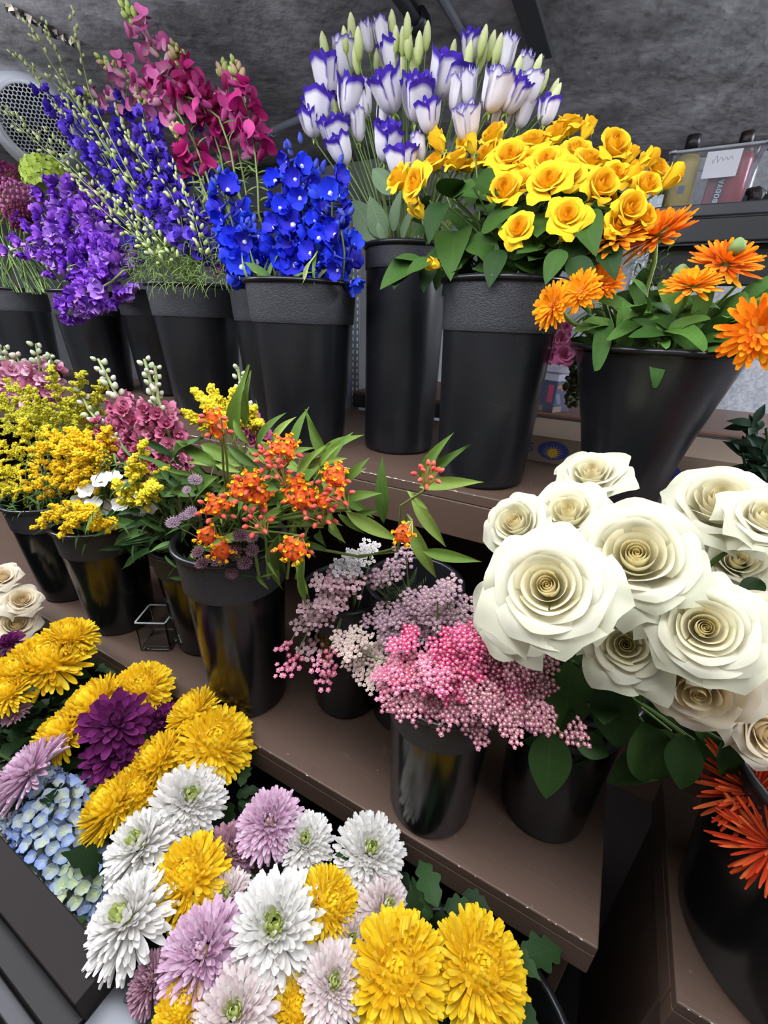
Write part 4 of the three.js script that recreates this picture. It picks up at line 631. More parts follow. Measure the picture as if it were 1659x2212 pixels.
// --- rose pink stock on the low bench
{
  const mk = (a, b) => floret({ n: 4, W: 1.0, L: 1, tilt: 1.15, c1: C(a), c2: C(b), cc: C('#e7b7c0'), cr: .14, bend: .45, rf: .12, layers: 2, nu: 3, nv: 3 });
  const geos = [mk('#b05074', '#c4708e'), mk('#bc6080', '#d08aa2'), mk('#a4486a', '#bc6484')], m = vcM(), bg = [budGeo(C('#a9b98a'), C('#c8d0b4'), .4, 7), budGeo(C('#b2bd96'), C('#d8c6bc'), .42, 7)], bm = vcM(), sm = mat('#a3b077');
  const spikes = (label, group, L, bk, z, gs, bt0 = .55) => { const B = buckets[bk]; for (const [path, n, px, bn, bpx] of L) {
    const pts = P2(path, z + rr(-.02, .02)), g = thing('stock_flower', label, 'stock', B.foot(rr(-.8, .8), rr(-.8, .8)), group);
    if (n) spike(g, pts, { n, size: sz(pts[0], px), geos: gs, m, rad: .75, taper: .9, t0: 0, t1: bt0 + .06, out: 1, upw: .2 });
    spike(g, pts, { n: bn, size: sz(pts[1], bpx), geos: bg, m: bm, name: 'bud', rad: .45, t0: bt0, t1: 1, taper: .75, out: .7, upw: .7 });
    addStem(g, [g.position.clone(), B.rim(rr(-.5, .5), rr(-.5, .5)), ...pts], .004, sm, .0028, 12);
  } };
  spikes('rose pink stock with a pale green budded tip among the goldenrod', 'rose pink stock', [[[[330, 1000], [290, 920], [245, 840], [212, 775]], 30, 24, 16, 17], [[[345, 1010], [340, 930], [332, 850], [312, 775]], 26, 24, 14, 17], [[[310, 1000], [250, 950], [200, 900], [165, 825]], 20, 23, 13, 16], [[[380, 1010], [370, 950], [345, 880], [335, 790]], 26, 24, 9, 15], [[[360, 1030], [350, 990], [290, 960], [230, 940]], 26, 24, 5, 15], [[[390, 1030], [385, 990], [360, 950]], 18, 24, 3, 14], [[[330, 1040], [300, 1000], [260, 970]], 16, 24, 3, 14]], 'M1b', -.52, geos);
  spikes('mostly green budded stock tip standing up behind the milkweed', 'budded stock by the milkweed', [[[[545, 960], [530, 880], [520, 835], [513, 792]], 6, 22, 16, 15], [[[560, 960], [550, 910], [538, 870]], 8, 20, 3, 12]], 'M2', -.57, geos, .35);
  const pk = [mk('#c2678f', '#dd9ab8'), mk('#d083a4', '#e5b4c8')];
  spikes('pale pink stock with green tip behind the yellow green goldenrod', 'pale pink stock', [[[[30, 860], [25, 820], [15, 785], [10, 748]], 16, 22, 8, 16], [[[80, 870], [85, 820], [85, 780], [78, 742]], 16, 22, 8, 16], [[[60, 870], [55, 830], [45, 795], [35, 765]], 14, 22, 6, 14], [[[100, 860], [105, 825], [110, 790], [112, 765]], 12, 20, 6, 14]], 'M0', -.63, pk, .62);
}
// --- white phlox and its leaves
{
  const fg = floret({ n: 5, W: .95, L: 1, tilt: 1.25, c1: C('#f1f1ee'), c2: C('#f6f6f6'), cc: C('#d8dca8'), cr: .1, bend: .2, rf: .1, nu: 3, nv: 3 }), B = buckets.M1b;
  const L = [[245, 1035], [270, 1055], [190, 1062], [205, 1092], [300, 1100], [312, 1075], [235, 1098], [220, 1040], [285, 1075], [175, 1085], [320, 1098], [262, 1090]];
  for (const [x, y] of L) { const p = at(x, y, -.47 + rr(-.02, .02)), g = thing('phlox_bloom', 'flat white phlox bloom between goldenrod plumes', 'phlox', B.foot(rr(-.7, .7), rr(-.7, .7)), 'white phlox blooms'); const n = dirRnd(toEye(p).add(V(-.3, .4, 0)), .4), q = part(g, 'flower_head', fg, vcM(), p.clone().sub(g.position)); q.scale.setScalar(sz(p, 21)); q.quaternion.copy(Q(n)); addStem(g, [g.position.clone(), B.rim(-.4, .4), p], .0018, mat('#5d7a3a'), .0014, 6); }
  const fo = thing('phlox_foliage', 'narrow green leaves fanning out over the glass vase', 'foliage', B.rim());
  for (const [x0, y0, x, y] of [[330, 1160, 222, 1175], [340, 1180, 268, 1235], [320, 1150, 220, 1180], [330, 1165, 250, 1190], [300, 1130, 200, 1150], [340, 1120, 270, 1150], [360, 1150, 300, 1140], [380, 1090, 320, 1060], [400, 1060, 330, 1030], [330, 1190, 300, 1170], [400, 1010, 350, 990], [370, 1000, 410, 960], [350, 1070, 400, 1040], [390, 1130, 340, 1100], [380, 1170, 330, 1200], [410, 1180, 370, 1160]]) { const a = at(x0, y0, -.47), b = at(x, y, -.43); addLeaf(fo, 'lance', leafM(pick(['#4d7434', '#3f6230', '#5f8442', '#6b9150'])), a, b.clone().sub(a).add(V(0, .02, 0)), a.distanceTo(b) * 1.1, V(0, .7, .7)); }
  for (let i = 0; i < 110; i++) { const p = at(rr(250, 440), rr(980, 1200), -.5 + rr(-.05, .04)); addLeaf(fo, pick(['lance', 'thin']), leafM(pick(['#3f6230', '#35552a', '#5f8442', '#4d7434'])), p, V(rr(-1, .8), rr(-.4, .8), rr(-.2, 1)), rr(.04, .08), V(0, .6, .7)); }
  addStem(fo, [B.rim(), at(360, 1180, -.5), at(300, 1080, -.48)], .002, mat('#5d7a3a'));
}
// --- milkweed: orange and yellow clusters with coral buds, lance leaves
{
  const fl = floret({ n: 5, W: .6, L: .9, tilt: 2.1, c1: C('#e0551e'), c2: C('#ea6a2c'), bend: -.2, cupc: .1, nu: 2, nv: 2 }), crown = floret({ n: 5, W: .5, L: .55, tilt: .35, c1: C('#f5a011'), c2: C('#fab820'), cc: C('#f3c02c'), cr: .2, nu: 2, nv: 2 });
  const FG = flat([fl, crown.clone().translate(0, .12, 0)]), FO = flat([put(fl, euler(0, .3, 0)), put(fl, euler(.0, .9, 0)).scale(.8, .8, .8), crown.clone().translate(0, .1, 0)]);
  const bud = [budGeo(C('#c8473c'), C('#d85a4c'), .38, 7), budGeo(C('#c43e40'), C('#e07060'), .36, 7)];
  const B = buckets.M2, sm = mat('#75883f'), lm = ['#5b7a2c', '#6b8a36', '#7d9a42', '#4a6826', '#8aa34a'].map(c => leafM(c));
  const U = [[462, 905, 22, 5, 5], [472, 932, 22, 4, 4], [579, 992, 26, 1, 12], [615, 972, 30, 11, 5], [722, 1032, 32, 13, 4], [730, 1070, 24, 1, 9], [525, 1065, 34, 11, 7], [560, 1075, 28, 9, 3], [650, 1078, 38, 14, 5], [690, 1112, 32, 0, 14], [470, 1100, 32, 8, 7], [558, 1130, 26, 0, 12], [447, 1155, 24, 8, 0], [478, 1188, 24, 8, 0], [633, 1180, 36, 13, 4], [926, 1028, 24, 0, 13], [872, 1152, 24, 8, 0], [600, 1020, 22, 0, 8], [545, 1040, 24, 8, 4], [640, 1050, 22, 6, 4], [700, 1085, 22, 5, 6]];
  U.forEach(([x, y, r, nf, nb], i) => {
    const p = at(x, y, -.405 + rr(-.02, .02)), R = sz(p, r), hang = y > 1140 && nb < 5, base = p.clone().add(V(rr(-.01, .01), hang ? .012 : -.022, -.012));
    const lab = nf && nb ? 'milkweed umbel of orange blooms mixed with coral buds' : nf ? (hang ? 'milkweed umbel of open orange blooms nodding on its stalk' : 'milkweed umbel of open orange blooms') : 'milkweed umbel of closed coral red buds';
    const g = thing('milkweed', lab, 'milkweed', B.foot(rr(-.8, .8), rr(-.8, .8)), 'orange milkweed umbels');
    for (let k = 0; k < nf + nb; k++) {
      const th = Math.acos(1 - 1.15 * (k + .5) / (nf + nb)), a = k * GA, d = V(Math.sin(th) * Math.cos(a), Math.cos(th), Math.sin(th) * Math.sin(a)).applyQuaternion(Q(toEye(p).multiplyScalar(.6).add(V(0, hang ? -.5 : .7, 0)))), q0 = p.clone().addScaledVector(d, R * rr(.75, 1.05));
      const isB = k >= nf, q = part(g, isB ? 'bud' : 'floret', isB ? pick(bud) : pick([FG, FO]), vcM(), q0.clone().sub(g.position)); q.scale.setScalar(isB ? sz(p, 15) : sz(p, 17)); q.quaternion.copy(Q(d, rnd() * 6));
      part(g, 'pedicel', tube([base, mid3(base, q0, .5, 0, .002, 0), q0].map(v => v.clone().sub(g.position)), .0008, .0008, 2, 4), mat('#b5a052'));
    }
    const far = x > 800, mids = far ? [at(845, 1200, -.5), x > 900 ? at(870, 1080, -.46) : at(885, 1075, -.45)] : [mid3(B.rim(), base, .5, 0, .01, 0)];
    addStem(g, [g.position.clone(), far ? B.rim(.9, .2) : B.rim(rr(-.6, .6), rr(-.4, .6)), ...mids, base], .0024, sm, .0018, 10);
  });
  const fo = thing('milkweed_foliage', 'long pointed green milkweed leaves around the orange umbels', 'foliage', B.rim());
  const LL = [[503, 960, 514, 805], [530, 930, 527, 815], [557, 975, 563, 885], [700, 1020, 722, 938], [690, 1010, 710, 960], [829, 1130, 818, 1006], [905, 1045, 943, 940], [921, 1032, 996, 965], [905, 1052, 1018, 1033], [888, 1074, 960, 1183], [880, 1120, 938, 1262], [912, 1190, 1020, 1212], [747, 1106, 848, 1168], [735, 1080, 792, 1060], [730, 1110, 780, 1150], [606, 1150, 566, 1300], [600, 1160, 590, 1285], [655, 1200, 648, 1310], [640, 1200, 660, 1290], [440, 1170, 385, 1258], [455, 1150, 400, 1230], [480, 1010, 370, 950], [470, 1030, 340, 1085], [460, 1060, 350, 1060], [450, 1040, 400, 1010], [520, 1000, 400, 950], [560, 1010, 470, 960], [600, 1010, 520, 960], [640, 1030, 690, 960], [570, 1090, 640, 1050], [600, 1130, 560, 1060], [640, 1110, 575, 1130], [680, 1090, 610, 1000], [700, 1140, 640, 1120], [670, 1160, 600, 1175], [520, 1020, 440, 990], [540, 960, 480, 900], [590, 960, 600, 900], [740, 1050, 770, 1000], [760, 1120, 800, 1100], [880, 1060, 920, 1100], [660, 1010, 720, 985]];
  for (const [x0, y0, x, y] of LL) { const z = (x > 800 ? -.45 : -.44) + rr(-.03, .01), a = at(x0, y0, z), b = at(x, y, z + .015); addLeaf(fo, 'lance', pick(lm), a, b.clone().sub(a), a.distanceTo(b) * 1.08, V(rr(-.3, .3), .45, .9)); }
  for (let i = 0; i < 60; i++) { const p = at(rr(400, 600), rr(1190, 1252), -.47 + rr(-.05, .02)); addLeaf(fo, pick(['lance', 'thin']), pick(lm), p, V(rr(-1, 1), rr(-.2, .8), rr(-.3, .8)), rr(.03, .06), V(0, .6, .7)); }
  for (let i = 0; i < 120; i++) { const p = at(rr(420, 730), rr(990, 1190), -.5 + rr(-.04, .03)); addLeaf(fo, 'lance', pick(lm), p, V(rr(-1, 1), rr(-.5, .9), rr(-.3, 1)), rr(.05, .1), V(0, .6, .7)); }
  for (const pts of [[[640, 1250], [660, 1150], [690, 1090]], [[580, 1250], [570, 1150], [530, 1080]], [[560, 1250], [540, 1120], [520, 960]], [[620, 1250], [640, 1100], [700, 1010]], [[520, 1250], [480, 1160], [460, 1100]]]) addStem(fo, P2(pts, -.47), .003, sm, .002);
}
// --- astrantia pincushions
{
  const mk = (a, b) => { const l = []; for (let i = 0; i < 16; i++) l.push(paint(leaf('lance', .36, .5, .2, 0, 2, 3), C(a)).applyMatrix4(euler(1.25, i / 16 * 6.283, 0))); for (let i = 0; i < 44; i++) { const th = Math.acos(1 - .75 * (i + .5) / 44), x = i * GA, d = V(Math.sin(th) * Math.cos(x), Math.cos(th), Math.sin(th) * Math.sin(x)); l.push(paint(tube([V(0, 0, 0), d.clone().multiplyScalar(.35), d.clone().multiplyScalar(.7)], .02, .02, 2, 3), C(b))); l.push(paint(new THREE.IcosahedronGeometry(.07, 0).translate(d.x * .7, d.y * .7, d.z * .7), C(b))); } return flat(l); };
  const pale = mk('#8d7684', '#b5a0aa'), dark = mk('#6a4a54', '#8a6a72'), B = buckets.M2;
  for (const [x, y, d, k] of [[421, 1040, 36, 0], [405, 1060, 24, 0], [376, 1133, 40, 0], [400, 1120, 34, 0], [415, 1108, 34, 0], [458, 1250, 44, 1], [440, 1220, 40, 1], [478, 1215, 44, 1], [505, 1195, 44, 1], [530, 1218, 40, 1], [475, 1175, 40, 1], [520, 1160, 40, 1], [545, 1190, 36, 1], [500, 1235, 36, 1], [430, 1195, 34, 1], [548, 1165, 34, 1]]) {
    const p = at(x, y, -.425 + rr(-.02, .02)), g = thing('astrantia', k ? 'dusky burgundy astrantia pincushion low over the bucket rim' : 'pale mauve astrantia pincushion left of the milkweed', 'astrantia', B.foot(rr(-.8, .8), rr(-.4, .8)), k ? 'burgundy astrantia' : 'mauve astrantia');
    const n = toEye(p).multiplyScalar(.6).add(V(rr(-.4, .3), y > 1230 ? -.3 : .6, rr(-.2, .4))).normalize(), q = part(g, 'flower_head', k ? dark : pale, vcM(), p.clone().sub(g.position)); q.scale.setScalar(sz(p, d) * .55); q.quaternion.copy(Q(n)); addStem(g, [g.position.clone(), B.rim(rr(-.7, .3), .6), p.clone().addScaledVector(n, -.015), p], .0016, mat('#6c6a40'), .0012, 6);
  }
}
// --- yarrow
{
  const fl = c => floret({ n: 5, W: 1.0, L: 1, tilt: 1.35, c1: C(c), c2: C(c), cc: C('#e6d6c2').lerp(C(c), .25), cr: .5, bend: .2, nu: 1, nv: 2 }), tints = { white: ['#e9e9ea', '#dcdee2'], blush: ['#d9a9b8', '#e3bcc6', '#d498ac'], cream: ['#cfb7ae', '#c4a8a4', '#d8c4b8'], mauve: ['#b892a4', '#ad869a', '#c4a2b0'], pink: ['#dd6f98', '#e688aa', '#d4587f'], hot: ['#e04483', '#e85c94', '#cf2f70'], dusk: ['#b0667c', '#a05a70', '#c07a8c'], wine: ['#a83a66', '#92304f', '#b84c74'] };
  const heads = {}, words = { white: 'white', blush: 'pale pink', cream: 'cream pink', mauve: 'dusty mauve', pink: 'rose pink', hot: 'hot pink', dusk: 'dusky pink', wine: 'deep wine pink' };
  const Y = [['M3', 'white', -.53, [[780, 1197, 34], [752, 1222, 32], [806, 1185, 14], [735, 1240, 24]]], ['M3', 'blush', -.5, [[711, 1252, 34], [684, 1306, 34], [665, 1343, 30], [720, 1297, 34], [697, 1334, 28], [667, 1405, 26], [752, 1252, 22], [772, 1268, 16], [740, 1275, 20]]], ['M3', 'pink', -.46, [[622, 1440, 24], [615, 1398, 14], [702, 1432, 26], [703, 1468, 18]]], ['M4', 'cream', -.46, [[752, 1384, 46], [798, 1450, 42], [812, 1405, 38], [775, 1420, 34]]], ['M3b', 'mauve', -.56, [[835, 1238, 32], [815, 1250, 22], [877, 1190, 20], [862, 1222, 20]]], ['M4', 'mauve', -.5, [[812, 1328, 32], [850, 1335, 34], [885, 1322, 44], [908, 1295, 44], [945, 1282, 34], [970, 1270, 28], [913, 1350, 46], [853, 1366, 42], [995, 1318, 42], [1000, 1360, 36], [835, 1400, 34], [940, 1320, 40], [960, 1345, 34]]], ['M4', 'hot', -.435, [[872, 1384, 34], [958, 1389, 38], [1002, 1412, 62], [1020, 1378, 44], [992, 1464, 50], [965, 1430, 34]]], ['M4', 'pink', -.425, [[884, 1442, 60], [912, 1482, 56], [853, 1480, 44], [945, 1450, 46], [871, 1517, 28], [840, 1450, 34], [930, 1510, 36], [833, 1502, 18]]], ['M5', 'wine', -.46, [[1077, 1440, 56], [1100, 1478, 50], [1055, 1480, 44], [1060, 1410, 40]]], ['M5', 'dusk', -.47, [[1123, 1416, 52], [1146, 1490, 50], [1155, 1440, 44], [1130, 1525, 40]]], ['M4', 'dusk', -.41, [[1000, 1512, 50], [1045, 1510, 42], [949, 1530, 36], [1027, 1560, 38], [1105, 1560, 36], [1174, 1560, 34], [1248, 1588, 28], [1080, 1535, 30], [1150, 1545, 24], [885, 1530, 30], [918, 1540, 30], [975, 1545, 34], [850, 1515, 26]]]];
  for (const [bk, kind, z, L] of Y) for (const [x, y, r] of L) {
    const B = buckets[bk], p = at(x, y, z + rr(-.02, .015)), R = sz(p, r), g = thing('yarrow', `${words[kind]} yarrow head made of tiny clustered florets`, 'yarrow', B.foot(rr(-.8, .8), rr(-.8, .8)), words[kind] + ' yarrow heads');
    const n = V((p.x - B.x) * 3, .75, (p.z - B.z) * 2).addScaledVector(toEye(p), .65).normalize(), q = Q(n), cs = heads[kind] ??= tints[kind].map(fl), s = sz(p, 5.9), N = Math.round(Math.pow(R / s, 2) * 1.35), d = [], st = [], base = p.clone().addScaledVector(n, -R * .9);
    const cl = Math.max(3, Math.round(N / 13)), cc = []; for (let i = 0; i < cl; i++) { const rad = R * .84 * Math.sqrt((i + .5) / cl), a = i * GA; cc.push(V(Math.cos(a) * rad, -.35 * rad * rad / R + rr(-.12, .12) * R, Math.sin(a) * rad)); }
    for (let i = 0; i < N; i++) { const c = cc[i % cl], k = Math.floor(i / cl), cr = s * 3.6 * Math.sqrt(k / Math.max(4, N / cl)), a = k * GA, v = c.clone().add(V(Math.cos(a) * cr, -cr * cr * 12 + rr(-.4, .4) * s, Math.sin(a) * cr)).applyQuaternion(q).add(p); d.push({ p: v.sub(g.position), s: s * rr(.85, 1.15), c: null, k: i % 3, n: n.clone().add(V(rr(-.35, .35), rr(-.35, .35), rr(-.35, .35))) }); }
    for (const c of cc) { const e = c.clone().applyQuaternion(q).add(p); st.push(tube([base, mid3(base, e, .5, 0, -.002, 0), e.addScaledVector(n, -s * .5)].map(v => v.clone().sub(g.position)), .0011, .0008, 2, 4)); }
    stuff(part(g, 'flower_cluster', join(cs.map((h, j) => dots(d.filter(e => e.k % cs.length === j), h))), vcM())); part(g, 'pedicels', join(st), mat('#8c9a6a'));
    addStem(g, [g.position.clone(), V(B.x + clamp((p.x - B.x) * .5, -.06, .06), B.y + B.H, B.z + clamp((p.z - B.z) * .5, -.05, .05)), base], .0018, mat('#75874e'), .0014, 7);
  }
  const fo = thing('yarrow_foliage', 'feathery dark green yarrow foliage behind the mauve heads', 'foliage', buckets.M3b.rim()), l = [];
  for (let i = 0; i < 14; i++) { const a = at(rr(830, 900), rr(1270, 1340), -.54), e = a.clone().add(V(rr(-.05, .05), rr(.02, .06), rr(-.02, .03))); for (let k = 0; k < 12; k++) for (const s of [-1, 1]) { const o = a.clone().lerp(e, k / 12), t = o.clone().add(V(s * .01 * (1 - k / 14), .006, s * .004)); l.push(tube([o, mid3(o, t, .5), t].map(v => v.sub(fo.position)), .0007, .0005, 1, 3)); } }
  stuff(part(fo, 'leaf_threads', join(l), mat('#3f5a2c')));
}
// --- big white roses
{
  const wm = ['#f2e6b8', '#efe6be', '#ece6c6', '#e9e5cc', '#e8e5d0', '#e6e6cc'].map(c => petalM(c, { roughness: .95, transmission: .36 }));
  const cm = ['#efd9a8', '#f0e0bb', '#f1e4c8', '#f0e6d0'].map(c => petalM(c, { transmission: .3 }));
  const A = roseProto({ N: 34, core: .24, rin: .02, wrap: 2.3, fold: .3, cols: wm, nu: 16, nv: 14, open: 1.05, curl: .2, ruffle: .035, H: .92 }), A2 = roseProto({ N: 32, core: .28, rin: .025, wrap: 2.1, fold: .34, cols: wm, nu: 16, nv: 14, open: .98, curl: .16, ruffle: .05, H: 1.0 }), A3 = roseProto({ N: 28, core: .22, rin: .025, wrap: 2, fold: .3, cols: wm, nu: 16, nv: 14, open: 1.08, curl: .22, ruffle: .08, H: .85 }), S = roseProto({ N: 28, core: .22, rin: .025, wrap: 2.1, fold: .25, cols: cm, nu: 16, nv: 14, open: 1, curl: .2, ruffle: .05, H: .95 });
  const B = buckets.M5, sm = mat('#4d6a2c'), lm = [leafM('#274019'), leafM('#2f4a1d'), leafM('#3b5a26')];
  const R = [[1180, 1262, .40, 268, A, [-.12, .12], 'largest white rose, facing out with a tight spiral centre above the pink yarrow'], [1375, 1195, .435, 272, A2, [.05, .2], 'large white rose with a golden cream centre behind the largest one'], [1525, 1355, .40, 230, A, [.15, -.05], 'large white rose with a small tight bud centre'], [1352, 1392, .46, 180, A3, [0, -.1], 'smaller white rose tucked between two larger ones'], [1510, 1500, .44, 220, S, [.05, -.75], 'cream white rose nodding down below the other roses'], [1110, 1125, .55, 150, A2, [-.4, .45], 'white rose at the back corner of the bunch over the bench edge'], [1225, 1095, .56, 170, A3, [-.15, .7], 'white rose pressed under the topmost one'], [1278, 1010, .60, 140, A3, [0, .9], 'topmost white rose with wavy petals in front of the flared bucket'], [1560, 1075, .50, 220, A2, [.15, .6], 'white rose with loose outer petals near the dark green shrub'], [1660, 1110, .44, 150, A, [.5, .4], 'white rose cut off at the wall side of the bunch'], [1095, 1320, .50, 190, A3, [-.75, .1], 'white rose seen from its side behind the largest one'], [1600, 1205, .54, 150, A3, [.3, .2], 'greenish white rose half hidden at the back of the bunch'], [1668, 1590, .45, 150, S, [.5, -.4], 'cream rose at the lower wall side of the bunch'], [1670, 1330, .46, 120, S, [.6, .1], 'white rose beside the one with a small tight centre']];
  for (const [x, y, dp, d, pr, [tx, ty], lab] of R) {
    const p = atD(x, y, dp), n = toEye(p).addScaledVector(RT, tx).addScaledVector(UPV, ty + .12).normalize(), s = sz(p, d) * .5 * .87, b = p.clone().addScaledVector(n, -s * .75);
    const g = thing('white_rose', lab, 'rose', B.foot(rr(-.8, .8), rr(-.8, .8))); addHead(g, pr, b, n, s);
    const rim = V(B.x + rr(-.03, .06), B.y + B.H, B.z + rr(-.02, .06)); addStem(g, [g.position.clone(), rim, mid3(rim, b, .5, 0, .02, -.02), b.clone().addScaledVector(n, -s * .3)], .0035, sm, .003, 9);
  }
  const fo = thing('white_rose_foliage', 'large dark green rose leaves hanging below the white roses', 'foliage', B.rim());
  for (const [x0, y0, x, y, dp] of [[1230, 1430, 1225, 1610, .56], [1190, 1580, 1182, 1735, .55], [1320, 1470, 1335, 1640, .53], [1390, 1560, 1440, 1765, .53], [1480, 1590, 1470, 1720, .5], [1560, 1600, 1600, 1715, .5], [1240, 1590, 1330, 1640, .57], [1420, 1640, 1310, 1680, .58], [1180, 1420, 1230, 1540, .58], [1280, 1440, 1290, 1560, .58], [1600, 1220, 1659, 1290, .55], [1620, 1480, 1659, 1440, .5], [1450, 1580, 1380, 1700, .56], [1500, 1600, 1540, 1660, .52], [1590, 1150, 1540, 1190, .56], [1640, 1250, 1600, 1300, .5], [1060, 1400, 1120, 1480, .6]]) { const a = atD(x0, y0, dp), b = atD(x, y, dp - .01); addLeaf(fo, 'rose', pick(lm), a, b.clone().sub(a), a.distanceTo(b), toEye(a).add(V(rr(-.3, .3), rr(0, .5), 0))); addStem(fo, [a, mid3(a, B.rim(), .5, 0, .02, .01), B.rim(rr(-.3, .5), rr(-.3, .5))], .002, sm, .002, 5); }
  for (let i = 0; i < 34; i++) { const a = atD(rr(1200, 1640), rr(1380, 1620), rr(.56, .66)); addLeaf(fo, 'rose', pick(lm), a, V(rr(-1, 1), rr(-1, .3), rr(-.2, .6)), rr(.06, .1), toEye(a)); }
  // cream roses at the far end of the floor row
  const SB = buckets.F3; for (const [x, y, d, tx] of [[2, 1243, 70, -.3], [48, 1293, 76, .1], [34, 1345, 92, .1], [2, 1300, 60, -.2], [-15, 1350, 70, -.4]]) { const p = atD(x, y, 1.12), n = toEye(p).addScaledVector(RT, tx).addScaledVector(UPV, .6).normalize(), s = sz(p, d) * .42, g = thing('cream_rose', 'cream rose in the small bunch beside the yellow chrysanthemums', 'rose', SB.foot(rr(-1, 0), rr(-.5, .5)), 'cream roses'); addHead(g, S, p.clone().addScaledVector(n, -s * .7), n, s); addStem(g, [g.position.clone(), SB.rim(-.6, .2), p.clone().addScaledVector(n, -s)], .003, sm, .0025, 7); }
}
// --- orange gerberas on the right bench
{
  const cols = ['#c8401a', '#d64f22', '#b83516', '#de6a34'].map(c => petalM(c)), G = mumProto({ N: 120, cols, center: mat('#5c1e10', { roughness: .9 }), th0: .6, th1: 1.7, L0: .45, L1: 1.05, W0: .05, W1: .085, bend0: .3, bend1: -.4, cup: .3, rc: .2, pw: .7, jit: .16 }), B = buckets.MR;
  for (const [dx, dz, h] of [[.05, -.06, .09], [.1, .03, .07], [-.02, -.08, .1], [.03, .05, .05]]) { const p = V(B.x + dx, B.y + B.H + h, B.z + dz), g = thing('gerbera', 'spiky orange gerbera inside the rim of its large bucket', 'gerbera', B.foot(dx * 5, dz * 5), 'gerberas inside the large bucket'); addHead(g, G, p, V(dx * 4, 1, dz * 3 + .2), .055); addStem(g, [g.position.clone(), mid3(g.position, p, .5, .005, 0, 0), p], .004, mat('#5d7a3a'), .004, 5); }
  for (const [x, y, dp, d, n, lab] of [[1632, 1712, .50, 210, [-.2, .75, .4], 'spiky orange red gerbera under the dark rose leaf'], [1672, 1830, .46, 200, [-.25, .5, .6], 'spiky orange gerbera hanging lower over its bucket']]) { const p = atD(x, y, dp), g = thing('gerbera', lab, 'gerbera', B.foot(.3, 0)); addHead(g, G, p, V(...n), sz(p, d) * .5); addStem(g, [g.position.clone(), mid3(g.position, p, .6, 0, .05, 0), p], .004, mat('#5d7a3a'), .004, 7); }
}
